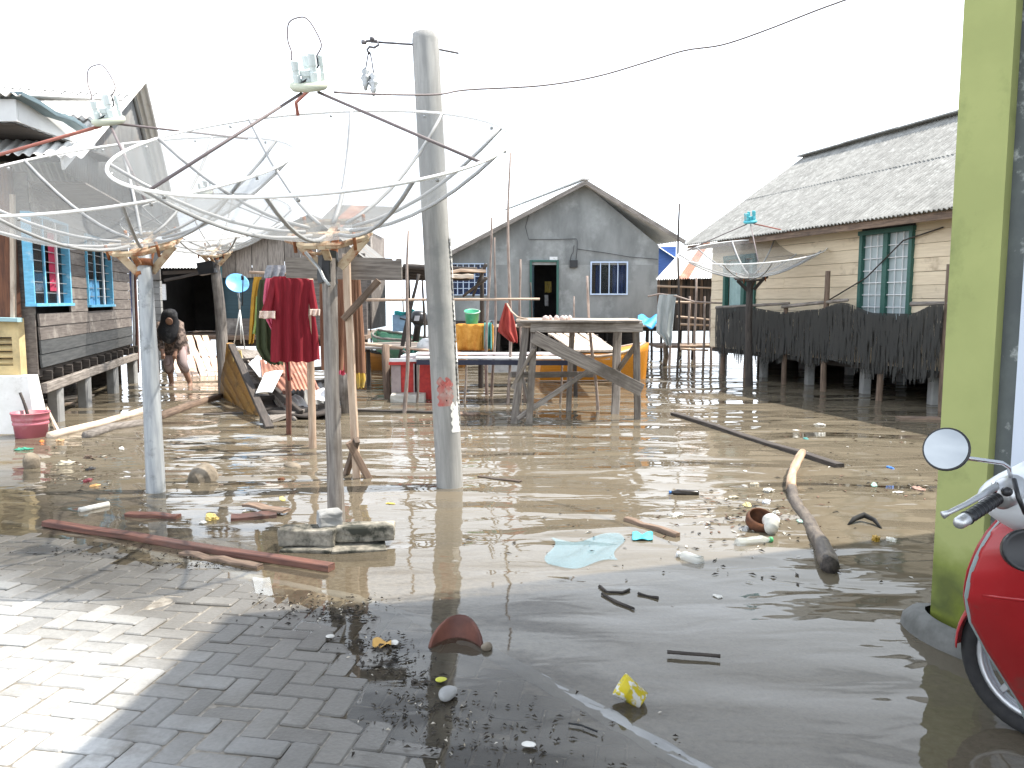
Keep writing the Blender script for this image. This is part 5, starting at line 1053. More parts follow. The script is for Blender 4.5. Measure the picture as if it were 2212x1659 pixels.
boxes('storage_box', [(at(848, 716, 17.4), (.36, 0, 0), (0, .4, 0), (0, 0, .36))], gbl, None); tag(bpy.data.objects['storage_box'], 'grey blue box under the turquoise cover on the green boat', 'box')
en = thing('outboard_engine', 'black outboard engine on the green boat, beside the concrete pole', 'engine', at(903, 720, 16.2))
ec = at(903, 700, 16.2)
for nm, pr, zz_, m in (('cowl', [(.10, 0), (.17, .03), (.18, .12), (.165, .2), (.12, .25), (.03, .27)], .0, black_pl), ('shaft_housing', [(.07, -.35), (.07, -.05), (.11, 0)], 0, black_pl)): lathe(nm, pr, ec+V((0, 0, zz_)), m, en, 16, (.15, 0, 1))
boxes('badge', [(ec+V((-.06, -.185, .07)), (.1, 0, 0), (0, .01, 0), (.02, 0, .1))], flat('grey_badge', (.5, .5, .52)), en); tube('tiller', [ec+V((-.1, -.05, .05)), ec+V((-.35, -.1, .12))], .02, black_pl, en, 7)
jt = thing('jetty', 'low plank jetty on posts between the clothes and the concrete pole', 'jetty', at(850, 780, 14.5))
for k in range(6): beam('jetty_plank', at(770, 753-k*2.2, 14.2+k*.3), at(935, 752-k*2.2, 14.2+k*.3), .27, .03, wood_pole if k % 2 else wood_grey, jt, seg=4, jit=.008)
stick('post', gr(845, 862)+V((0, 0, -.5)), at(833, 745, 13.0), .075, wood_brown, jt, 8, 4, .02, .8)
for px in (795, 905): stick('post', at(px, 800, 14.6)+V((0, 0, -.8)), at(px, 750, 14.6), .05, wood_dark, jt)
stick('rail', at(775, 742, 13.9), at(925, 757, 13.6), .03, bamboo, jt)
stick('rail', at(870, 758, 13.5), at(936, 793, 13.1), .022, wood_grey, jt)
wsk = flat('white_sack', (.78, .78, .76), .8)
tag(lathe('sack', [(.12, 0), (.2, .04), (.21, .14), (.15, .24), (.06, .28), (.01, .27)], at(922, 765, 14.0), wsk, None, 12, (.3, 0, 1)), 'lumpy white sack on the jetty against the concrete pole', 'sack')
tag(hang('fishing_net', 872, 752, 905, 772, 13.7, flat('teal_net', (.08, .33, .28), .9), None, .06, 3), 'bunch of teal fishing net hanging over the jetty edge', 'net')
# red crate
cr_ = thing('red_crate', 'big red plastic fish crate standing in the water left of the concrete pole', 'crate', gr(895, 858))
cY = 12.6; cz0 = -.05; cz1 = at(890, 781, cY).z; c0, c1 = at(862, 820, cY).x, at(958, 820, cY).x
rpl = mk('red_plastic', (.55, .045, .035), (.42, .03, .03), 16, (1, 1, 1), .5, .5, .01, var=0); pgr = flat('faded_pink_grey', (.42, .34, .33))
boxes('wall', [((c0, cY, cz0), (c1-c0, 0, 0), (0, .03, 0), (0, 0, cz1-cz0)), ((c0, cY+.7, cz0), (c1-c0, 0, 0), (0, .03, 0), (0, 0, cz1-cz0)), ((c1-.03, cY+.03, cz0), (.03, 0, 0), (0, .67, 0), (0, 0, cz1-cz0))], rpl, cr_)
boxes('end_wall', [((c0-.12, cY-.02, cz0), (.15, 0, 0), (0, .74, 0), (0, 0, cz1-cz0-.01))], pgr, cr_)
for f in (.33, .36): boxes('moulded_rib', [((c0+(c1-c0)*f, cY-.03, cz0), (.05, 0, 0), (0, .028, 0), (0, 0, cz1-cz0-.03))], pgr, cr_)
boxes('lip', [((c0-.14, cY-.05, cz1), (c1-c0+.2, 0, 0), (0, .05, 0), (0, 0, .05))], white_p, cr_); boxes('lip_red', [((c0-.15, cY-.06, cz1-.05), (.3, 0, 0), (0, .06, 0), (0, 0, .045))], rpl, cr_)
boxes('floor', [((c0, cY+.03, cz0+.02), (c1-c0-.03, 0, 0), (0, .67, 0), (0, 0, .03))], rpl, cr_)
tag(beam('foam_lid', at(866, 777, 12.8)+V((0, .2, .04)), at(930, 775, 12.8)+V((0, .2, .04)), .5, .05, white_p, None, seg=2, jit=.01), 'white foam lid lying on the red crate', 'lid')
foam = mk('dirty_foam', (.72, .70, .64), (.6, .57, .5), 6, (1, 1, 1), .9, .4, .01, stain=(.3, .27, .2), samt=.3)
block(882, 858, gr(882, 866).y, .52, .36, .17, .05, .03, 'dirty white foam block floating in front of the red crate', foam)
# cloth covered box with basket and net
ob = tag(boxes('covered_box', [(at(986, 757, 13.6), (.62, 0, 0), (0, .5, 0), (0, 0, .44))], mk('orange_cloth', (.66, .34, .07), (.5, .22, .03), 9, (1, 1, 1), .9, .5, .02, var=0)), 'box covered in mottled orange cloth on the white platform', 'box')
hang('skirt_cloth', 984, 700, 1046, 756, 13.55, MT['orange_cloth'], ob, .03, 3); hang('skirt_cloth', 1040, 700, 1056, 752, 13.57, MT['orange_cloth'], ob, .04, 1)
bk = thing('green_basket', 'open green plastic basket tipped on the orange covered box', 'basket', at(1019, 698, 13.7))
gpl = mk('green_plastic', (.08, .46, .26), (.06, .38, .21), 20, (1, 1, 1), .45, .1, var=0)
bs = at(1019, 699, 13.75); bax = V((.05, -.28, 1)); lathe('bowl', [(.001, 0), (.10, 0), (.105, .02), (.125, .2), (.135, .21), (.135, .225), (.118, .215), (.098, .03), (.001, .02)], bs, gpl, bk, 22, bax)
tube('rim', [bs+bax.normalized()*.215+V((math.cos(t)*.13, math.sin(t)*.125, math.sin(t)*.035)) for t in [q*.3927 for q in range(16)]], .01, flat('pale_green_plastic', (.5, .7, .6)), bk, 6, closed=True)
tag(hang('green_net', 1046, 697, 1062, 755, 13.5, flat('sea_green_net', (.10, .36, .32), .9), None, .05, 2), 'sea green net draped over the right end of the orange covered box', 'net')
tag(hang('grey_cloth', 1050, 692, 1072, 702, 13.7, flat('slate_cloth', (.2, .22, .25), .9), None, .04, 2), 'small grey cloth heaped on the orange covered box', 'cloth')
tag(boxes('white_barrel', [(at(1052, 805, 14.6), (.7, 0, 0), (0, .4, 0), (0, 0, .32))], flat('pale_barrel', (.5, .54, .56))), 'pale grey tub half seen under the white platform', 'tub')
# red cloth, rail and drying poles
rail = tag(stick('bamboo_rail', at(790, 648, 12.0), at(1166, 646, 12.0), .022, bamboo, None, 7, 6, .003, .8), 'long horizontal bamboo rail passing behind the concrete pole', 'rail')
garment('red_cloth', 'faded red cloth slung by one corner below the bamboo rail', [(655, 1091, 1097), (672, 1086, 1106), (695, 1079, 1112), (716, 1075, 1116), (728, 1090, 1118), (740, 1104, 1118)], 11.9, mk('faded_red', (.50, .10, .075), (.36, .055, .05), 4, (6, 6, 1), .85, .2, var=0, trans=.3), .05, 2, .1, group=None)
tube_ = tag(tube('slung_rope', [at(1095, 656, 11.9), at(1104, 672, 11.5), at(1118, 685, 11), at(1140, 690, 10.4)], .012, bamboo, None, 6), 'pale rope from the red cloth down to the timber table', 'rope')
PO = [((1103, 330), (1094, 700), 12.05, .028, 'tallest thin pole, its tip touching the rim of the big dish'), ((1062, 470), (1052, 740), 13.2, .03, 'thin grey pole left of the tallest one'), ((1068, 513), (1062, 800), 13.0, .026, 'thin reddish pole just right of the grey one, over the orange box'),
      ((1124, 560), (1134, 760), 12.2, .03, 'short leaning pole beside the left end of the timber table'), ((1146, 610), (1144, 750), 12.6, .025, 'stubby pole in front of the dark doorway edge'), ((1268, 596), (1289, 886), 11.6, .028, 'crooked thin pole standing through the timber table'),
      ((1240, 640), (1246, 780), 16, .025, 'faint short stick left of the crooked pole'), ((882, 498), (875, 892), 11.2, .03, 'tall thin pole left of the concrete pole, in front of the red crate'), ((1468, 440), (1462, 790), 17.0, .03, 'tall dark thin pole beside the hanging grey cloth'),
      ((905, 592), (840, 745), 14.0, .05, 'dark pole leaning left beside the green boat'), ((925, 600), (928, 760), 14.5, .06, 'mossy green post half hidden by the concrete pole'), ((912, 600), (915, 700), 15.5, .035, 'thin dark post just left of the concrete pole'), ((870, 640), (872, 720), 20, .03, 'distant short mooring stick above the turquoise cover'),
      ((798, 655), (806, 690), 22, .03, 'far dark stake leaning in the open sea')]
for (t, b, Y, r, lb) in PO:
    p = at(*b, Y); base = V((p.x, p.y, min(p.z, -.5))) if b[1] < 880 else gr(*b)+V((0, 0, -.3)); tp = at(t[0], t[1], Y if b[1] < 880 else base.y)
    base.x = tp.x+(p.x-tp.x)*1.05; tag(stick('thin_pole', base, tp, r, wood_dark if 'dark' in lb else stick_m, None, 7, 12, .014, .55, .2), lb, 'pole', 'thin poles standing in the water')
# timber rack beside the concrete pole
tr_ = thing('timber_rack', 'bundle of rough poles and boards laid level either side of the concrete pole', 'rack', at(950, 600, 14))
for i in range(5): stick('pole', at(866+rnd.uniform(-4, 6), 576+i*6, 14.2+.1*i), at(1030-i*4, 582+i*5, 14.0+.1*i), .05, wood_dark, tr_, bend=.006)
beam('board', at(970, 597, 13.8), at(1022, 598, 13.9), .2, .07, wood_pale, tr_, seg=4, jit=.02); beam('board', at(940, 588, 13.9), at(1048, 586, 14.0), .2, .05, bamboo, tr_, seg=4, jit=.03)
for (a, b) in (((1050, 570), (1022, 640)), ((1052, 600), (1000, 640))): stick('prop', at(*a, 14), at(*b, 14.2), .03, wood_dark, tr_)
for px in (880, 1040): stick('upright', at(px, 700, 14.3)+V((0, 0, -1.5)), at(px, 578, 14.3), .05, wood_dark, tr_)

# ------------------------------------------------------------------ clutter between the grey and yellow houses
sh = thing('stilt_shack', 'dark stick walled shack with white and rusty roof sheets, beside the yellow house', 'shack', at(1480, 760, 21))
a, b, c, d = at(1416, 604, 20.6), at(1560, 600, 20.6), at(1580, 520, 23.5), at(1490, 524, 23.5)
for s in range(6): corr('roof_sheet', a.lerp(b, s/6), a.lerp(b, (s+1)/6+.01), d.lerp(c, (s+1)/6+.01), d.lerp(c, s/6), 5, .02, (zinc_white, zinc_white, rust_sheet, zinc_white, zinc_white, zinc_white)[s], sh)
for k in range(16): x = at(1424+k*7.6, 660, 21).x; beam('wall_stick', (x, 21.0+rnd.uniform(0, .05), at(1470, 712, 21).z), (x+rnd.uniform(-.03, .03), 21.0, at(1470, 604, 21).z), .075, .03, wood_dark if k % 3 else wood_brown, sh, up=(0, 1, 0), seg=2, jit=.005)
boxes('inner_wall', [(at(1424, 715, 21.5), (1.6, 0, 0), (0, .05, 0), (0, 0, 1.4))], dark_in, sh)
for i, (x0, y0, x1, y1, Y) in enumerate(((1420, 618, 1540, 622, 20.7), (1440, 652, 1560, 655, 19.5), (1462, 684, 1545, 692, 20.0), (1465, 700, 1540, 703, 20.0), (1465, 748, 1535, 746, 19.2), (1470, 754, 1530, 757, 19.0))): stick('cross_stick', at(x0, y0, Y), at(x1, y1, Y), .03, bamboo, sh)
for (x, y0, y1, Y) in ((1502, 600, 790, 19.4), (1520, 640, 800, 19.0), (1488, 640, 775, 19.8), (1535, 640, 790, 19.0), (1446, 700, 778, 19.6)): stick('upright', at(x, y1, Y)+V((0, 0, -.5)), at(x+2, y0, Y), .035, stick_m, sh)
boxes('floor', [(at(1420, 752, 21.2), (2.0, 0, 0), (0, 1.5, 0), (0, 0, .06))], wood_brown, sh)
bhs = thing('blue_house', 'corner of a deep blue house glimpsed behind the right roof edge of the grey house', 'house', at(1440, 600, 33))
boxes('wall', [(at(1400, 640, 33), (1.1, 0, 0), (0, 3, 0), (0, 0, 2.0))], blue_dk, bhs); corr('roof_sheet', at(1395, 515, 32.6), at(1395, 515, 36), at(1470, 565, 36), at(1470, 565, 32.6), 14, .02, zinc_white, bhs)
garment('grey_cloth', 'pale grey cloth hanging long from a line beside the tall dark pole', [(636, 1424, 1462), (660, 1420, 1458), (700, 1418, 1454), (718, 1418, 1452), (730, 1430, 1452), (746, 1440, 1450)], 16.6, mk('pale_grey_cloth', (.46, .50, .50), (.38, .42, .42), 4, (5, 5, 1), .9, .15, var=0, trans=.2), .05, 2, .15, group=None)
tag(tube('drying_line', [at(1400, 640, 16.8), at(1425, 635, 16.6), at(1462, 640, 16.6), at(1500, 652, 16.4), at(1560, 655, 16.2)], .018, stick_m, None, 6), 'bent pole carrying the pale grey cloth', 'pole')
blt = flat('bright_blue_tarp', (.03, .32, .68), .5)
tag(grid('blue_tarp', lambda u, v: at(1378+42*u, 683+26*v*(.4+.6*math.sin(u*3.0)), 19-.6*v)+V((0, 0, .05*math.sin(u*8+v*5))), 16, 8, blt, None, .008), 'crumpled bright blue tarpaulin at the right end of the deck', 'tarpaulin')
tag(stick('low_post', gr(1436, 775)+V((0, 0, -.5)), at(1437, 742, 17.2), .07, wood_pole, None, 8, 3), 'pale stub post under the hanging grey cloth', 'post')
# ------------------------------------------------------------------ red scooter at the right edge
sk_ = thing('red_scooter', 'red scooter with a round mirror parked at the right edge in front of the wall', 'scooter', (1.6, 2.3, 0))
redp = mk('red_gloss_paint', (.36, .018, .022), (.33, .016, .02), 3, (1, 1, 1), .36, .05, var=0, spec=.5, coat=.2, stain=(.20, .05, .045), sscale=7, samt=.3)
chrome = mk('chrome', (.7, .7, .7), (.62, .62, .62), 5, (1, 1, 1), .12, 0, metal=1, var=0); silv = mk('silver_cast', (.5, .51, .52), (.45, .46, .47), 8, (1, 1, 1), .35, .05, metal=.7, var=0)
mirror_m = mk('mirror_glass', (.30, .315, .325), (.29, .305, .315), 2, (1, 1, 1), .02, 0, metal=1, var=0); whp = mk('white_cowl', (.70, .73, .76), (.66, .69, .72), 3, (1, 1, 1), .3, 0, var=0)
mc = at(2045, 971, 1.98); man = V((-.66, -.67, .33)).normalized()
mr_ = lathe('mirror', [(.001, -.022), (.03, -.022), (.052, -.010), (.0555, .004), (.054, .008), (.050, .006)], mc, black_pl, sk_, 32, man, sq=1)
lathe('mirror_glass', [(.001, .0085), (.0505, .0086)], mc, mirror_m, mr_, 32, man, False)
tube('mirror_stem', [mc-man*.018+V((.02, 0, -.005)), at(2092, 990, 2.0), at(2165, 1000, 2.04), at(2180, 1010, 2.05), at(2184, 1040, 2.06)], .0055, chrome, sk_, 8)
g0, g1 = at(2072, 1130, 1.95), at(2168, 1068, 2.05)
def gl(t): return g0.lerp(g1, t)
gr_ = tube('grip', [gl(.17), gl(.2), gl(.5), gl(.85), gl(.88), gl(1.0)], [.0185, .0165, .016, .016, .021, .022], black_pl, sk_, 18)
tube('grip_end', [gl(-.04), gl(.0), gl(.13), gl(.17)], [.011, .0155, .0165, .015], silv, gr_, 16)
for k in range(7): tube('grip_ring', [gl(.27+k*.08), gl(.285+k*.08)], .0172, black_pl, gr_, 16)
lv = [at(2036, 1113, 1.87), at(2050, 1107, 1.87), at(2085, 1090, 1.9), at(2120, 1070, 1.95), at(2150, 1052, 2.0)]
tube('brake_lever', lv, [.0095, .006, .0065, .008, .010], silv, sk_, 10)
lathe('switch_housing', [(.02, -.03), (.034, -.02), (.038, .02), (.034, .06), (.02, .07)], gl(1.0), silv, sk_, 18, g1-g0)
lathe('button', [(.0, .014), (.011, .012), (.013, 0)], at(2174, 1062, 1.99), black_pl, sk_, 12, (-.2, -1, .2))
tube('lever_pivot', [at(2146, 1060, 2.0), at(2150, 1046, 2.02)], .009, chrome, sk_, 8)
tube('handlebar', [gl(.9), gl(1.9), gl(3.3)], .011, chrome, sk_, 10)
# cowl round the instruments: a rounded white shell
cw = at(2215, 1060, 2.14)
def cowl_f(u, v): an = u*2*math.pi; k = math.sin(v*math.pi*.98+.02); return cw+V((math.cos(an)*.13*k, -.02+math.sin(an)*.10*k, .10-.2*v+.02*math.cos(an)))
grid('cowl', cowl_f, 26, 12, whp, sk_)
tube('cable', [at(2190, 1035, 2.02), at(2200, 1075, 1.98), at(2215, 1110, 2.0)], .006, black_pl, sk_, 6)
# leg shield: inner red shell seen from behind, with a dark glove pocket
rows = [(1118, 2176, 2.20), (1150, 2146, 2.20), (1190, 2121, 2.21), (1240, 2101, 2.23), (1290, 2092, 2.26), (1340, 2100, 2.30), (1400, 2132, 2.34), (1460, 2170, 2.38), (1520, 2208, 2.42), (1600, 2240, 2.46)]
def shield_f(u, v, off=0):
    q = v*(len(rows)-1); i = min(int(q), len(rows)-2); f = q-i; y, x, Y = [rows[i][k]+(rows[i+1][k]-rows[i][k])*f for k in range(3)]
    b = math.sin(min(u*2.2, 1)*math.pi/2)
    return at(x+u*260, y-14*u, Y-.05*b-.04*math.sin(u*3)+off)
grid('leg_shield', shield_f, 24, 36, redp, sk_, .02)
def front_f(u, v): p = shield_f(u, v); return p+V((.10*math.sin(u*math.pi*.5), .10*math.sin(u*math.pi*.5)+.03, 0))
grid('front_fairing', front_f, 16, 24, redp, sk_, .006)
tube('shield_edge', [shield_f(0, q/16)+V((-.003, 0, 0)) for q in range(17)], .009, mk('grey_trim', (.25, .3, .3), (.2, .25, .25), 5, (1, 1, 1), .4, 0), sk_, 8)
pc_ = at(2226, 1190, 2.03)
lathe('pocket', [(.001, .002), (.055, .0), (.062, .004), (.066, .0), (.066, -.02)], pc_, black_pl, sk_, 24, (-.25, -1, .25), sq=.85)
tube('shield_crease', [shield_f(u, .42+.10*u)+V((0, -.010, 0)) for u in [q/10 for q in range(1, 9)]], .006, redp, sk_, 6)
# front mudguard and steered wheel
wc = V((1.86, 2.74, .262)); wn_ = V((-.86, -.5, .04)).normalized(); wx = V((-wn_.y, wn_.x, 0)).normalized(); wz = wn_.cross(wx); wz = wz if wz.z > 0 else -wz
def ring(r, o=0, n=40): return [wc+wx*(r*math.cos(2*math.pi*q/n))+wz*(r*math.sin(2*math.pi*q/n))+wn_*o for q in range(n)]
wh = tube('tyre', ring(.225), .037, rubber, sk_, 14, closed=True)
tube('rim', ring(.186, .012), .014, silv, wh, 8, closed=True); tube('rim', ring(.186, -.012), .014, silv, wh, 8, closed=True)
lathe('hub', [(.03, -.05), (.045, -.03), (.045, .03), (.03, .05)], wc, silv, wh, 16, wn_)
for k in range(5): t = 2*math.pi*k/5+.3; e = wx*math.cos(t)+wz*math.sin(t); beam('spoke', wc+e*.03, wc+e*.18, .035, .02, silv, wh, up=wn_, tap=.6)
lathe('brake_disc', [(.05, 0), (.095, 0), (.095, .004), (.05, .004)], wc+wn_*.045, chrome, wh, 28, wn_)
def guard_f(u, v): t = math.radians(35+150*u); s = (v-.5)*2; r = .278-.03*s*s; return wc+wx*(r*math.cos(t))+wz*(r*math.sin(t))+wn_*(.062*s)
grid('mudguard', guard_f, 24, 8, redp, sk_, .004)
for s in (-1, 1): tube('fork', [wc+wn_*(.065*s), wc+wn_*(.065*s)+V((-.10, -.13, .34)), V((1.45, 2.2, .85))+wn_*(.05*s)], .016, silv, sk_, 10)
tube('stand', [V((1.75, 1.9, .2)), V((1.68, 2.05, .02))], .01, black_pl, sk_, 6)
# body and rear of the scooter, outside the picture
def bod_f(u, v): an = v*2*math.pi; c = V((1.72, 2.2, .42)).lerp(V((2.05, .95, .62)), u); r = .10+.10*math.sin(min(1, u*1.3)*math.pi*.75); return c+V((math.cos(an)*r, 0, math.sin(an)*r*1.2))
grid('body', bod_f, 16, 18, redp, sk_); grid('seat', lambda u, v: V((1.8, 1.85, .76)).lerp(V((2.05, 1.0, .82)), u)+V(((v-.5)*.3, 0, -.1*(2*v-1)**2)), 12, 8, black_pl, sk_, .04)
wc2 = V((2.05, 1.15, .262)); tube('rear_tyre', [wc2+V((.07, -.22, 0))*math.cos(2*math.pi*q/32)+V((0, 0, .225))*math.sin(2*math.pi*q/32) for q in range(32)], .04, rubber, sk_, 12, closed=True)

# ------------------------------------------------------------------ floating and stranded things
def log(name, label, pts, r, mat, cat='log', group=None, n=9, jit=.14, z=.02, tap=1.0):
    P_ = [gr(x, y)+V((0, 0, z+(q[0] if q else 0))) for (x, y, *q) in pts]; k = len(P_)
    return tag(tube(name, P_, [r*(1+(tap-1)*i/(k-1)) for i in range(k)], mat, None, n, jit), label, cat, group)
def plank(name, label, a, b, wd, th, mat, z=.01, cat='plank', z2=None): return tag(beam(name, gr(*a)+V((0, 0, z)), gr(*b)+V((0, 0, z if z2 is None else z2)), wd, th, mat, None, seg=6, jit=.008), label, cat)
plank('long_plank', 'long red brown plank stranded along the edge of the paving', (100, 1136), (716, 1234), .07, .04, wood_red, .022)
plank('long_plank', 'shorter dark plank lying just in front of the long red brown one', (395, 1196), (562, 1226), .06, .03, wood_brown, .0)
plank('floating_plank', 'long dark plank floating at the right, pointing at the yellow house', (1455, 896), (1815, 1010), .09, .05, wood_dark, .012)
plank('floating_plank', 'dark plank floating against the fence post by the green wall', (1940, 905), (2030, 906), .16, .04, wood_brown, .01)
plank('floating_plank', 'small dark red plank floating left of the big dish post', (275, 1114), (386, 1119), .07, .04, wood_red, .005)
plank('floating_plank', 'red brown plank floating beside the crumpled yellow wrapper', (500, 1121), (598, 1114), .13, .03, wood_red, .01)
plank('floating_plank', 'thin flat board lying across the red brown floating plank', (532, 1098), (620, 1112), .09, .02, wood_brown, .03)
plank('floating_plank', 'pale board floating under the plank house piers', (95, 868), (195, 856), .2, .03, wood_pale, .02)
plank('floating_plank', 'second pale board below the one at the plank house piers', (85, 876), (160, 871), .14, .03, wood_pale, .0)
plank('floating_plank', 'thin dark board floating in front of the old boat', (440, 896), (525, 893), .1, .025, wood_dark, .005)
plank('floating_plank', 'dark plank floating just right of the concrete pole', (990, 896), (1030, 899), .18, .05, wood_brown, .01)
plank('floating_plank', 'long dark plank floating left of the concrete pole below the red crate', (770, 888), (945, 893), .09, .04, wood_dark, .01)
plank('floating_plank', 'thin brown plank floating right of the concrete pole foot', (1035, 1030), (1125, 1042), .05, .02, wood_brown, .004)
log('driftwood_log', 'long pale driftwood log beside the pink bucket', [(108, 946), (150, 935), (220, 918), (312, 890)], .055, wood_pale)
log('driftwood_log', 'shorter grey log with a hollow end in front of the pale driftwood log', [(188, 946), (240, 928), (345, 912)], .06, wood_grey, tap=.8)
log('driftwood_log', 'brown log reaching from the grey pipe post to the leaning tree post', [(345, 905), (410, 880), (484, 856)], .07, wood_brown, tap=.7)
dw = thing('driftwood_log', 'thick curved driftwood trunk floating at the right, its near end charred', 'log', gr(1730, 1090))
dpt = cat([gr(x, y)+V((0, 0, z+.01)) for x, y, z in ((1732, 1006, .12), (1716, 1030, .08), (1708, 1056, .03), (1720, 1088, -.01), (1748, 1128, -.015), (1772, 1180, .01), (1792, 1236, .03))], 4)
nd = len(dpt); drr = [.036+.016*i/nd+rnd.uniform(-.003, .003) for i in range(nd)]
tube('bare_end', dpt[:10], drr[:10], mk('bare_driftwood', (.50, .37, .26), (.30, .19, .12), 6, (.6, 5, 5), .8, .6, .006, stain=(.16, .11, .08), sscale=4, samt=.4), dw, 12, .12)
tube('bark', dpt[9:], drr[9:], mk('wet_bark', (.16, .13, .10), (.075, .06, .05), 7, (.7, 5, 5), .6, .8, .01, stain=(.24, .2, .16), sscale=5, samt=.35), dw, 12, .16)
tube('charred_tip', [dpt[-2].lerp(dpt[-1], .55), dpt[-1]+(dpt[-1]-dpt[-2])*.25], [drr[-1]*1.06, drr[-1]*.98], wood_dark, dw, 12, .15)
log('burnt_stick', 'short black stick lying in the shaded shallow water at the front', [(1441, 1418), (1480, 1421), (1530, 1424), (1556, 1427)], .008, wood_dark, 'stick', n=7)
plank('knobby_stick', 'knotty brown stick floating near the turquoise rag', (1352, 1124), (1465, 1160), .045, .035, wood_brown, .01, 'stick')
# rock and clay shard
def rock(name, label, px, py, r, mat, sq=(1, 1, .6), z=0, cat='rock', group=None, sub=3, rough=.22, crumple=False):
    bm = bmesh.new(); bmesh.ops.create_icosphere(bm, subdivisions=sub, radius=1); ks = [(V((rnd.gauss(0, 1), rnd.gauss(0, 1), rnd.gauss(0, 1))).normalized(), rnd.uniform(-1, 1)) for _ in range(9)]
    for v in bm.verts:
        d = v.co.normalized(); s = 1+sum(a*max(0, d.dot(k))**3 for k, a in ks)*rough; v.co = V((d.x*sq[0], d.y*sq[1], d.z*sq[2]))*(s*r)
        if crumple: v.co *= 1+.55*abs(math.sin(d.x*5+ks[0][1]*9)*math.sin(d.y*6+ks[1][1]*9)*math.cos(d.z*4+ks[2][1]*9))-.25+rnd.uniform(-.1, .1)
    me = bpy.data.meshes.new(name); bm.to_mesh(me); bm.free(); me.materials.append(mat); o = bpy.data.objects.new(name, me); p = gr(px, py)
    link(o, M.Translation((p.x, p.y, z)) @ M.Rotation(rnd.uniform(0, 6), 4, 'Z')); return tag(o, label, cat, group)
rk = mk('brown_stone', (.24, .20, .15), (.12, .10, .075), 9, (1, 1, 1), .95, .8, .012, stain=(.4, .37, .32), samt=.3)
rock('stone', 'rough brown stone breaking the surface right of the grey pipe post', 435, 1036, .17, rk, (1.15, .6, .75), -.02, rough=.5)
rock('stone', 'low dark stone barely above water behind the split post, left', 630, 1006, .13, rk, (1, .5, .25), 0)
rock('stone', 'pale pebble sized stone on the wet paving near the clay shard', 968, 1508, .045, conc, (1, .7, .6), .02)
rock('stone', 'small dark lump beside the right end of the clay shard', 1052, 1402, .028, rk, (1, 1, .8), .01)
rock('stone', 'dark stump of rubble standing in the shallows below the green rag', 68, 1010, .10, rk, (.7, .6, 1), .04)
clay = mk('terracotta', (.15, .058, .04), (.09, .037, .028), 7, (1, 1, 1), .7, .4, .004, stain=(.09, .06, .045), samt=.4)
sp = gr(985, 1398); sd_ = 3.4
def shard_f(u, v):
    s_ = 2*u-1; h = .092*(1-abs(s_)**2.6)**.62*(1+.12*s_); k = 1-s_*s_; q = V((sp.x-.12+.24*u, sp.y+.10*k, 0)); return q+V((0, .05*v*k, -.03+(h+.03)*v))
tag(grid('clay_shard', shard_f, 26, 10, clay, None, .014), 'curved red brown clay pot shard standing in the shallow water at the front', 'shard')
# bucket
pkb = gr(64, 944); bkp = mk('pink_plastic', (.46, .14, .18), (.40, .12, .15), 6, (1, 1, 1), .5, .1, stain=(.5, .4, .38), samt=.25, var=0)
bu = thing('pink_bucket', 'pink plastic bucket standing in the water against the white plinth', 'bucket', pkb)
lathe('tub', [(.15, -.12), (.178, .14), (.186, .145), (.186, .165), (.180, .17), (.182, .19), (.19, .195), (.19, .215), (.196, .27), (.202, .272), (.202, .285), (.185, .28), (.17, .14), (.14, -.1), (.001, -.1)], pkb+V((0, .04, 0)), bkp, bu, 30)

tag(stick('stick_in_bucket', pkb+V((0, .12, -.05)), at(43, 848, pkb.y+.15), .02, wood_dark), 'dark stick standing in the pink bucket', 'stick')
tag(beam('bucket_prop', gr(100, 915)+V((0, 0, .22)), gr(128, 938), .03, .06, wood_pale), 'short pale board leaning on the pink bucket', 'board')
# small plastics: bottles, cups, wrappers
def bottle(label, px, py, ln_, r, ang, mat, capm, z=.012):
    c = gr(px, py); d = V((math.cos(ang), math.sin(ang), .04)); o = lathe('plastic_bottle', [(.001, -ln_*.5), (r*.8, -ln_*.5), (r, -ln_*.44), (r*.93, -ln_*.2), (r, 0), (r*.95, ln_*.12), (r, ln_*.24), (r*.45, ln_*.4), (r*.4, ln_*.46), (.001, ln_*.46)], c+V((0, 0, z)), mat, None, 14, d); tag(o, label, 'bottle', 'bottles floating at the right')
    lathe('cap', [(.001, ln_*.46), (r*.5, ln_*.455), (r*.5, ln_*.53), (.001, ln_*.53)], c+V((0, 0, z)), capm, o, 12, d); return o
colab = flat('cola_bottle', (.03, .025, .022), .25); bluec = flat('blue_cap', (.05, .22, .65), .4); grc = flat('green_cap', (.10, .5, .2), .4)
bottle('dark bottle with a blue cap floating right of the concrete pole', 1478, 1068, .23, .028, 3.1, colab, bluec)
bottle('clear bottle with a green cap floating beside the white cup', 1628, 1174, .25, .035, .25, clear_pl, grc)
bottle('crumpled clear bottle floating alone nearer than the others', 1490, 1210, .17, .036, 2.3, clear_pl, flat('white_cap', (.7, .7, .7)))
def cup(name, label, px, py, h, r, axis_, mat, cat='cup', z=.02, closed=True):
    return tag(lathe(name, [(.001, 0), (r*.78, 0), (r, h), (r*1.06, h*1.01), (r*1.04, h*.97), (r*.72, .01), (.001, .012)], gr(px, py)+V((0, 0, z)), mat, None, 18, axis_), label, cat)
wpl = flat('white_plastic', (.72, .70, .64), .5); ivory = flat('ivory_foam', (.56, .51, .40), .8)
cup('white_cup', 'round white cup lying with its base toward us in the rubbish', 1666, 1156, .11, .055, (.25, .9, .25), wpl, z=.04)
pc = cup('paper_cup', 'yellow patterned paper cup tipped over in the shaded water', 1388, 1520, .105, .046, (-.85, .25, .55), mk('yellow_print', (.70, .70, .66), (.62, .50, .03), 26, (1, 1, 1), .5, 0, lo=.47, hi=.5, var=0, stain=(.10, .22, .16), sscale=34, samt=.25), z=.012)
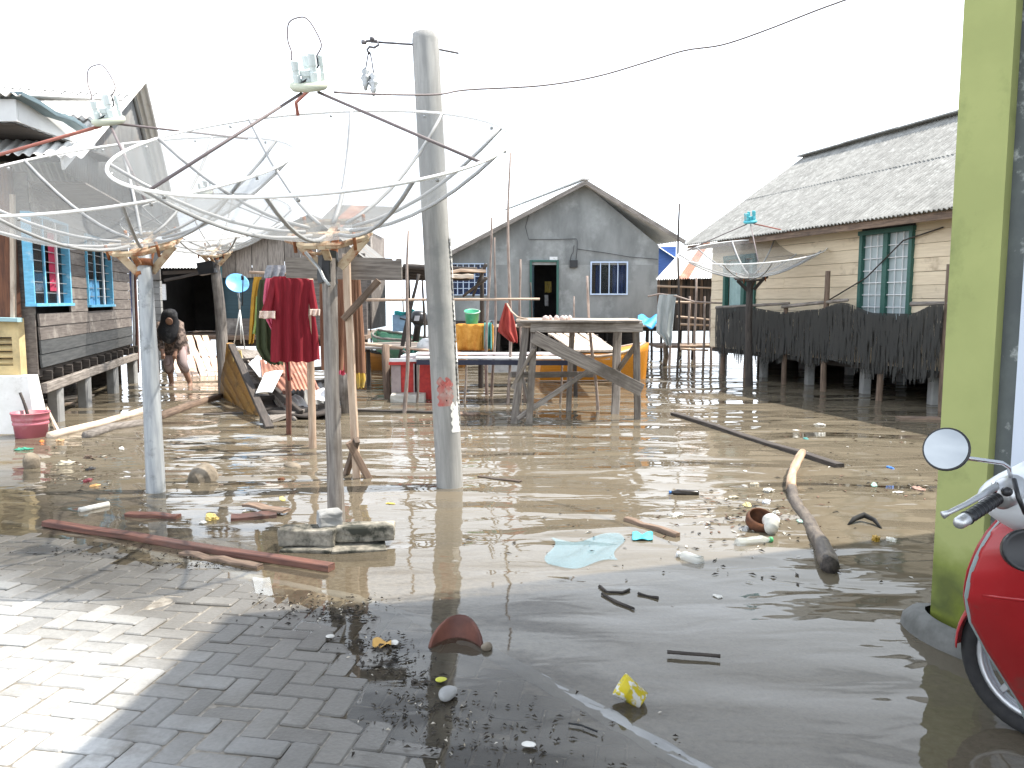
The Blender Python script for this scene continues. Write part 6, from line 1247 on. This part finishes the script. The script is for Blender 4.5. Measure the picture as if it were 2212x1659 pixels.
hk = mk('coconut_husk', (.17, .07, .035), (.06, .03, .02), 10, (1, 1, 1), .9, .8, .01)
lathe_h = tag(lathe('husk_shell', [(.001, 0), (.06, .01), (.095, .05), (.1, .09), (.085, .12), (.08, .115), (.09, .085), (.05, .02), (.001, .012)], gr(1636, 1140)+V((0, 0, -.01)), hk, None, 16, (.1, -.5, 1)), 'broken brown coconut shell among the floating rubbish', 'coconut shell')
junk = [('foam_lump', 1631, 1048, .045, ivory, (1, .8, .6), 'ivory foam piece at the top of the rubbish patch'), ('foam_lump', 1584, 1076, .05, ivory, (1.1, .7, .5), 'rounded ivory foam piece left of the yellow one'), ('foam_lump', 1616, 1092, .055, flat('yellow_foam', (.6, .52, .26), .8), (1, .8, .6), 'yellowish foam lump in the middle of the rubbish patch'),
        ('foam_lump', 1662, 1062, .07, wpl, (1, .7, .5), 'white and black striped lump near the pale end of the curved trunk'), ('foam_lump', 1655, 1086, .055, flat('print_wrap', (.6, .62, .68), .5), (1, .8, .6), 'white printed wrapper ball beside the curved trunk'), ('foam_lump', 1716, 1090, .02, wpl, (1, 1, .6), 'tiny white bit floating by the curved trunk'),
        ('foam_lump', 1464, 1114, .06, wpl, (1.2, .6, .4), 'flat white box lid floating left of the rubbish patch'), ('foam_lump', 1677, 1108, .04, wpl, (1, .6, .5), 'white dark sided chip right of the coconut shell'), ('foam_lump', 1893, 1168, .05, flat('amber_tub', (.42, .26, .04), .4), (.8, .8, 1), 'amber tub bobbing under the black tyre strip'),
        ('foam_lump', 1640, 1112, .04, flat('pink_bag', (.7, .4, .35), .6), (2.2, .7, .2), 'limp pinkish bag above the coconut shell'), ('foam_lump', 1737, 1128, .05, flat('mint_bag', (.45, .68, .58), .6), (1.2, 1, .25), 'pale mint bag right of the curved trunk'), ('foam_lump', 1920, 1010, .05, bluec, (1.2, .6, .3), 'bright blue scrap floating near the green wall'),
        ('foam_lump', 1740, 948, .05, flat('teal_scrap', (.10, .34, .32), .6), (1.1, .8, .3), 'teal scrap floating beyond the long dark plank'), ('foam_lump', 1774, 918, .07, wpl, (1, .6, .3), 'white bag floating farther out, before the fence'), ('foam_lump', 1720, 930, .05, wpl, (1, .6, .2), 'white bit floating left of the white bag'), ('foam_lump', 1888, 1047, .06, flat('pale_teal_scrap', (.32, .58, .5), .6), (1.6, .5, .15), 'thin pale teal strip floating at the right'),
        ('foam_lump', 1985, 1058, .07, flat('pink_rubbish', (.5, .32, .26), .8), (1.2, .6, .4), 'pinkish heap of rubbish against the green pillar'), ('foam_lump', 1940, 1064, .05, wpl, (1.3, .7, .2), 'white ring like scrap near the green pillar'), ('foam_lump', 1925, 1168, .045, wpl, (1, .7, .5), 'white bit floating beside the amber tub'),
        ('foam_lump', 1548, 1289, .035, wpl, (1.2, .8, .12), 'small white lid floating in the shaded water'), ('foam_lump', 1610, 1018, .03, wpl, (1, .8, .3), 'white speck floating before the rubbish patch'), ('foam_lump', 458, 1122, .075, flat('yellow_wrapper', (.66, .5, .16), .5), (1, .7, .45), 'crumpled yellow wrapper floating left of the split post'),
        ('foam_lump', 438, 1130, .03, wpl, (1, 1, .5), 'tiny white ball beside the crumpled yellow wrapper'), ('foam_lump', 264, 970, .07, wpl, (1.3, .5, .4), 'white cup like scrap floating before the logs'), ('foam_lump', 145, 1004, .08, ivory, (1.4, .6, .4), 'cream rubbish clump floating right of the rubble stump'), ('foam_lump', 196, 1015, .06, black_pl, (1, .6, .6), 'black plastic scrap in the small rubbish heap at the left'),
        ('foam_lump', 190, 1040, .06, flat('maroon_pack', (.25, .06, .07), .5), (1, .7, .5), 'maroon packet in the small rubbish heap at the left'), ('foam_lump', 206, 1050, .05, flat('orange_pack', (.7, .4, .15), .5), (1.3, .6, .4), 'orange packet at the foot of the small rubbish heap'), ('foam_lump', 190, 990, .07, mk('leafy_mulch', (.17, .12, .09), (.1, .07, .05), 20, (1, 1, 1), .9, .6), (1, .5, .4), 'brown mulch clump at the top of the small rubbish heap'),
        ('foam_lump', 50, 972, .09, flat('green_rag', (.05, .30, .20), .8), (1.2, .6, .3), 'green rag lying over the rubble stump'), ('foam_lump', 76, 1055, .10, rk, (1.2, .5, .18), 'flat brown husk floating at the left edge'), ('foam_lump', 130, 953, .05, flat('peach_ball', (.7, .45, .25), .6), (1, 1, .6), 'peach coloured ball under the pale driftwood log'), ('foam_lump', 90, 954, .05, flat('orange_scrap', (.75, .22, .05), .6), (1.4, .5, .3), 'orange scrap floating before the pink bucket'),
        ('foam_lump', 608, 1036, .04, hk, (1, .7, .5), 'small brown scrap floating left of the split post'), ('foam_lump', 842, 1088, .035, flat('yellow_leaf', (.62, .48, .10), .7), (1.4, .7, .15), 'yellow leaf floating before the concrete pole'), ('foam_lump', 610, 1079, .05, flat('lemon_leaf', (.7, .6, .2), .7), (2, .5, .1), 'pale yellow strip floating left of the split post'), ('foam_lump', 620, 880, .1, flat('white_rubbish', (.6, .58, .56), .8), (1.5, .6, .3), 'whitish rubbish washed against the old boat'),
        ('foam_lump', 1016, 946, .06, wpl, (.6, .5, .8), 'torn white plastic floating right of the concrete pole'), ('foam_lump', 1040, 868, .10, rk, (1.5, .6, .25), 'dark clump floating behind the timber table, left'), ('foam_lump', 1160, 880, .1, rk, (1.4, .6, .5), 'dark clump floating under the timber table')]
for (nm, px, py, r, m, sq, lb) in junk: rock('floating_scrap', lb, px, py, r*.8, m, sq, .004, 'scrap', 'rubbish floating on the flood', 3, .35, True)
tag(lathe('white_pipe', [(.022, 0), (.022, .22), (.017, .22), (.017, 0)], gr(172, 1106)+V((0, 0, .012)), wpl, None, 12, gr(232, 1093)-gr(172, 1106)), 'short white plastic pipe floating at the left', 'pipe')
tag(tube('tyre_strip', [gr(1832, 1134), gr(1845, 1130)+V((0, 0, .03)), gr(1866, 1126)+V((0, 0, .045)), gr(1888, 1132)+V((0, 0, .03)), gr(1904, 1142)], [.006, .018, .022, .016, .006], rubber, None, 8), 'black arched tyre strip floating near the green wall', 'tyre strip')
tag(grid('turquoise_rag', lambda u, v: gr(1366+44*u, 1155+14*v)+V((0, 0, .012+.014*math.sin(u*9+v*7)*math.sin(v*5+1))), 14, 8, flat('turquoise_cloth', (.08, .50, .60), .6), None, .004), 'crumpled turquoise rag floating under the knotty stick', 'rag')
tag(grid('blue_bag', lambda u, v: gr(1188+150*u+12*math.sin(v*6), 1162+58*v+10*math.sin(u*5))+V((0, 0, .006+.004*math.sin(u*11+v*6))), 20, 10, glass_m('pale_blue_film', (.22, .46, .56), .28, .25), None), 'pale blue plastic bag spread flat on the water surface', 'plastic bag')
tag(grid('clear_film', lambda u, v: gr(545+38*u+8*v, 1250+38*v)+V((0, 0, .006+.003*math.sin(u*8+v*5))), 8, 8, glass_m('clear_sheet', (.5, .52, .52), .35, .3), None), 'pale plastic film stuck on the wet edge of the paving', 'plastic film')
# dark leaf and twig litter along the waterline: nobody could count it
lv_m = mk('litter', (.055, .045, .035), (.025, .022, .018), 20, (1, 1, 1), .9, .3); lb_m = mk('litter_pale', (.55, .52, .46), (.35, .3, .22), 20, (1, 1, 1), .8, 0)
def litter(name, label, spots, n, mat, smin, smax, seed):
    r_ = random.Random(seed); vs, fs = [], []
    for _ in range(n):
        x, y, sx_, sy_ = r_.choice(spots); p = gr(r_.gauss(x, sx_), min(1655, r_.gauss(y, sy_))); g_ = max(0, float(pave_top(np.array([p.x]), np.array([p.y]))[0]) if sdist(np.array([p.x]), np.array([p.y]), BORDER)[0] > 0 else 0)
        s = r_.uniform(smin, smax); a = r_.uniform(0, 6.3); el = r_.uniform(.2, .7); c, d = math.cos(a)*s, math.sin(a)*s; z = g_+.003; k = len(vs); h = r_.uniform(.002, .012)
        vs += [(p.x-c, p.y-d, z), (p.x-d*el*.5, p.y+c*el*.5, z+h), (p.x+c, p.y+d, z+.002), (p.x+d*el*.5, p.y-c*el*.5, z+h*.4)]; fs += [(k, k+1, k+2), (k, k+2, k+3)]
    o = raw(name, vs, fs, mat, M()); return tag(o, label, 'litter', kind='stuff')
SPT = [(700, 1300, 90, 10), (330, 1205, 150, 8), (740, 1330, 40, 14), (800, 1395, 50, 16), (845, 1440, 40, 18), (900, 1530, 60, 22), (1000, 1560, 120, 40), (640, 1320, 60, 18), (1100, 1600, 150, 40), (250, 1190, 120, 8), (420, 1222, 60, 6)]
litter('dark_litter', 'dark leaf and twig litter washed up along the wet paving', SPT, 900, lv_m, .004, .018, 3); litter('pale_litter', 'pale bits of paper and shell washed up along the wet paving', SPT, 130, lb_m, .004, .012, 5)
litter('leaf_clumps', 'clumps of soaked dark leaves beside the clay shard', [(755, 1335, 22, 8), (850, 1432, 26, 9), (820, 1400, 30, 8), (905, 1470, 30, 12)], 90, lv_m, .012, .036, 17)
tag(grid('leaf', lambda u, v: gr(805+40*u, 1388+14*v)+V((0, 0, .014+.012*math.sin(u*6+v*3))), 8, 5, flat('orange_leaf', (.60, .36, .10), .7), None, .003), 'curled orange leaf among the dark litter on the paving', 'leaf')
for (px, py, lb) in ((716, 1380, 'white paper scrap left of the orange leaf on the paving'), (852, 1392, 'white paper scrap right of the orange leaf on the paving'), (1142, 1614, 'white chip lying on the wet paving near the front edge')):
    rock('paper_scrap', lb, px, py, .022, wpl, (1.2, .9, .3), .012, 'scrap', None, 2, .4)
rock('leaf', 'small yellow green fruit skin behind the pale pebble on the paving', 952, 1474, .02, flat('lime_skin', (.5, .5, .06), .6), (1.2, .9, .4), .012, 'fruit skin', None, 2, .3)
for i, pts in enumerate(([(1295, 1268), (1310, 1280), (1345, 1282), (1360, 1276)], [(1300, 1285), (1330, 1302), (1370, 1318)], [(1378, 1284), (1400, 1290), (1422, 1294)])):
    log('black_twig', ['forked black twig floating in the shade, farthest of the three', 'slanting black twig floating in the shade, nearest of the three', 'short black twig floating in the shade, rightmost of the three'][i], pts, .007, wood_dark, 'twig', 'black twigs in the shaded water', 6, .4, .006)
log('rubber_band', 'thin curved black strip on the wet paving near the front edge', [(1228, 1568), (1255, 1572), (1290, 1586)], .004, rubber, 'strip', None, 6, .1, .01)

WSP = [(1620, 1090, 70, 22), (1650, 1130, 60, 18), (1560, 1120, 90, 25), (1960, 1055, 40, 14), (1780, 930, 130, 25), (1850, 1000, 110, 40), (170, 1020, 60, 25), (250, 960, 90, 18), (620, 905, 50, 8), (1000, 900, 90, 20), (1300, 1150, 160, 45), (1700, 1200, 150, 30), (550, 1060, 150, 40), (900, 960, 150, 30)]
litter('floating_pale_bits', 'scattered pale plastic and paper bits floating on the flood', WSP, 260, flat('pale_bits', (.55, .52, .46), .6), .006, .036, 8)
litter('floating_dark_bits', 'scattered dark leaf and bark bits floating on the flood', WSP, 480, lv_m, .006, .036, 9)
litter('floating_brown_bits', 'scattered brown bark bits floating on the flood', WSP[:9], 200, mk('bark_bits', (.20, .11, .07), (.1, .06, .04), 20, (1, 1, 1), .8, 0), .01, .04, 12)
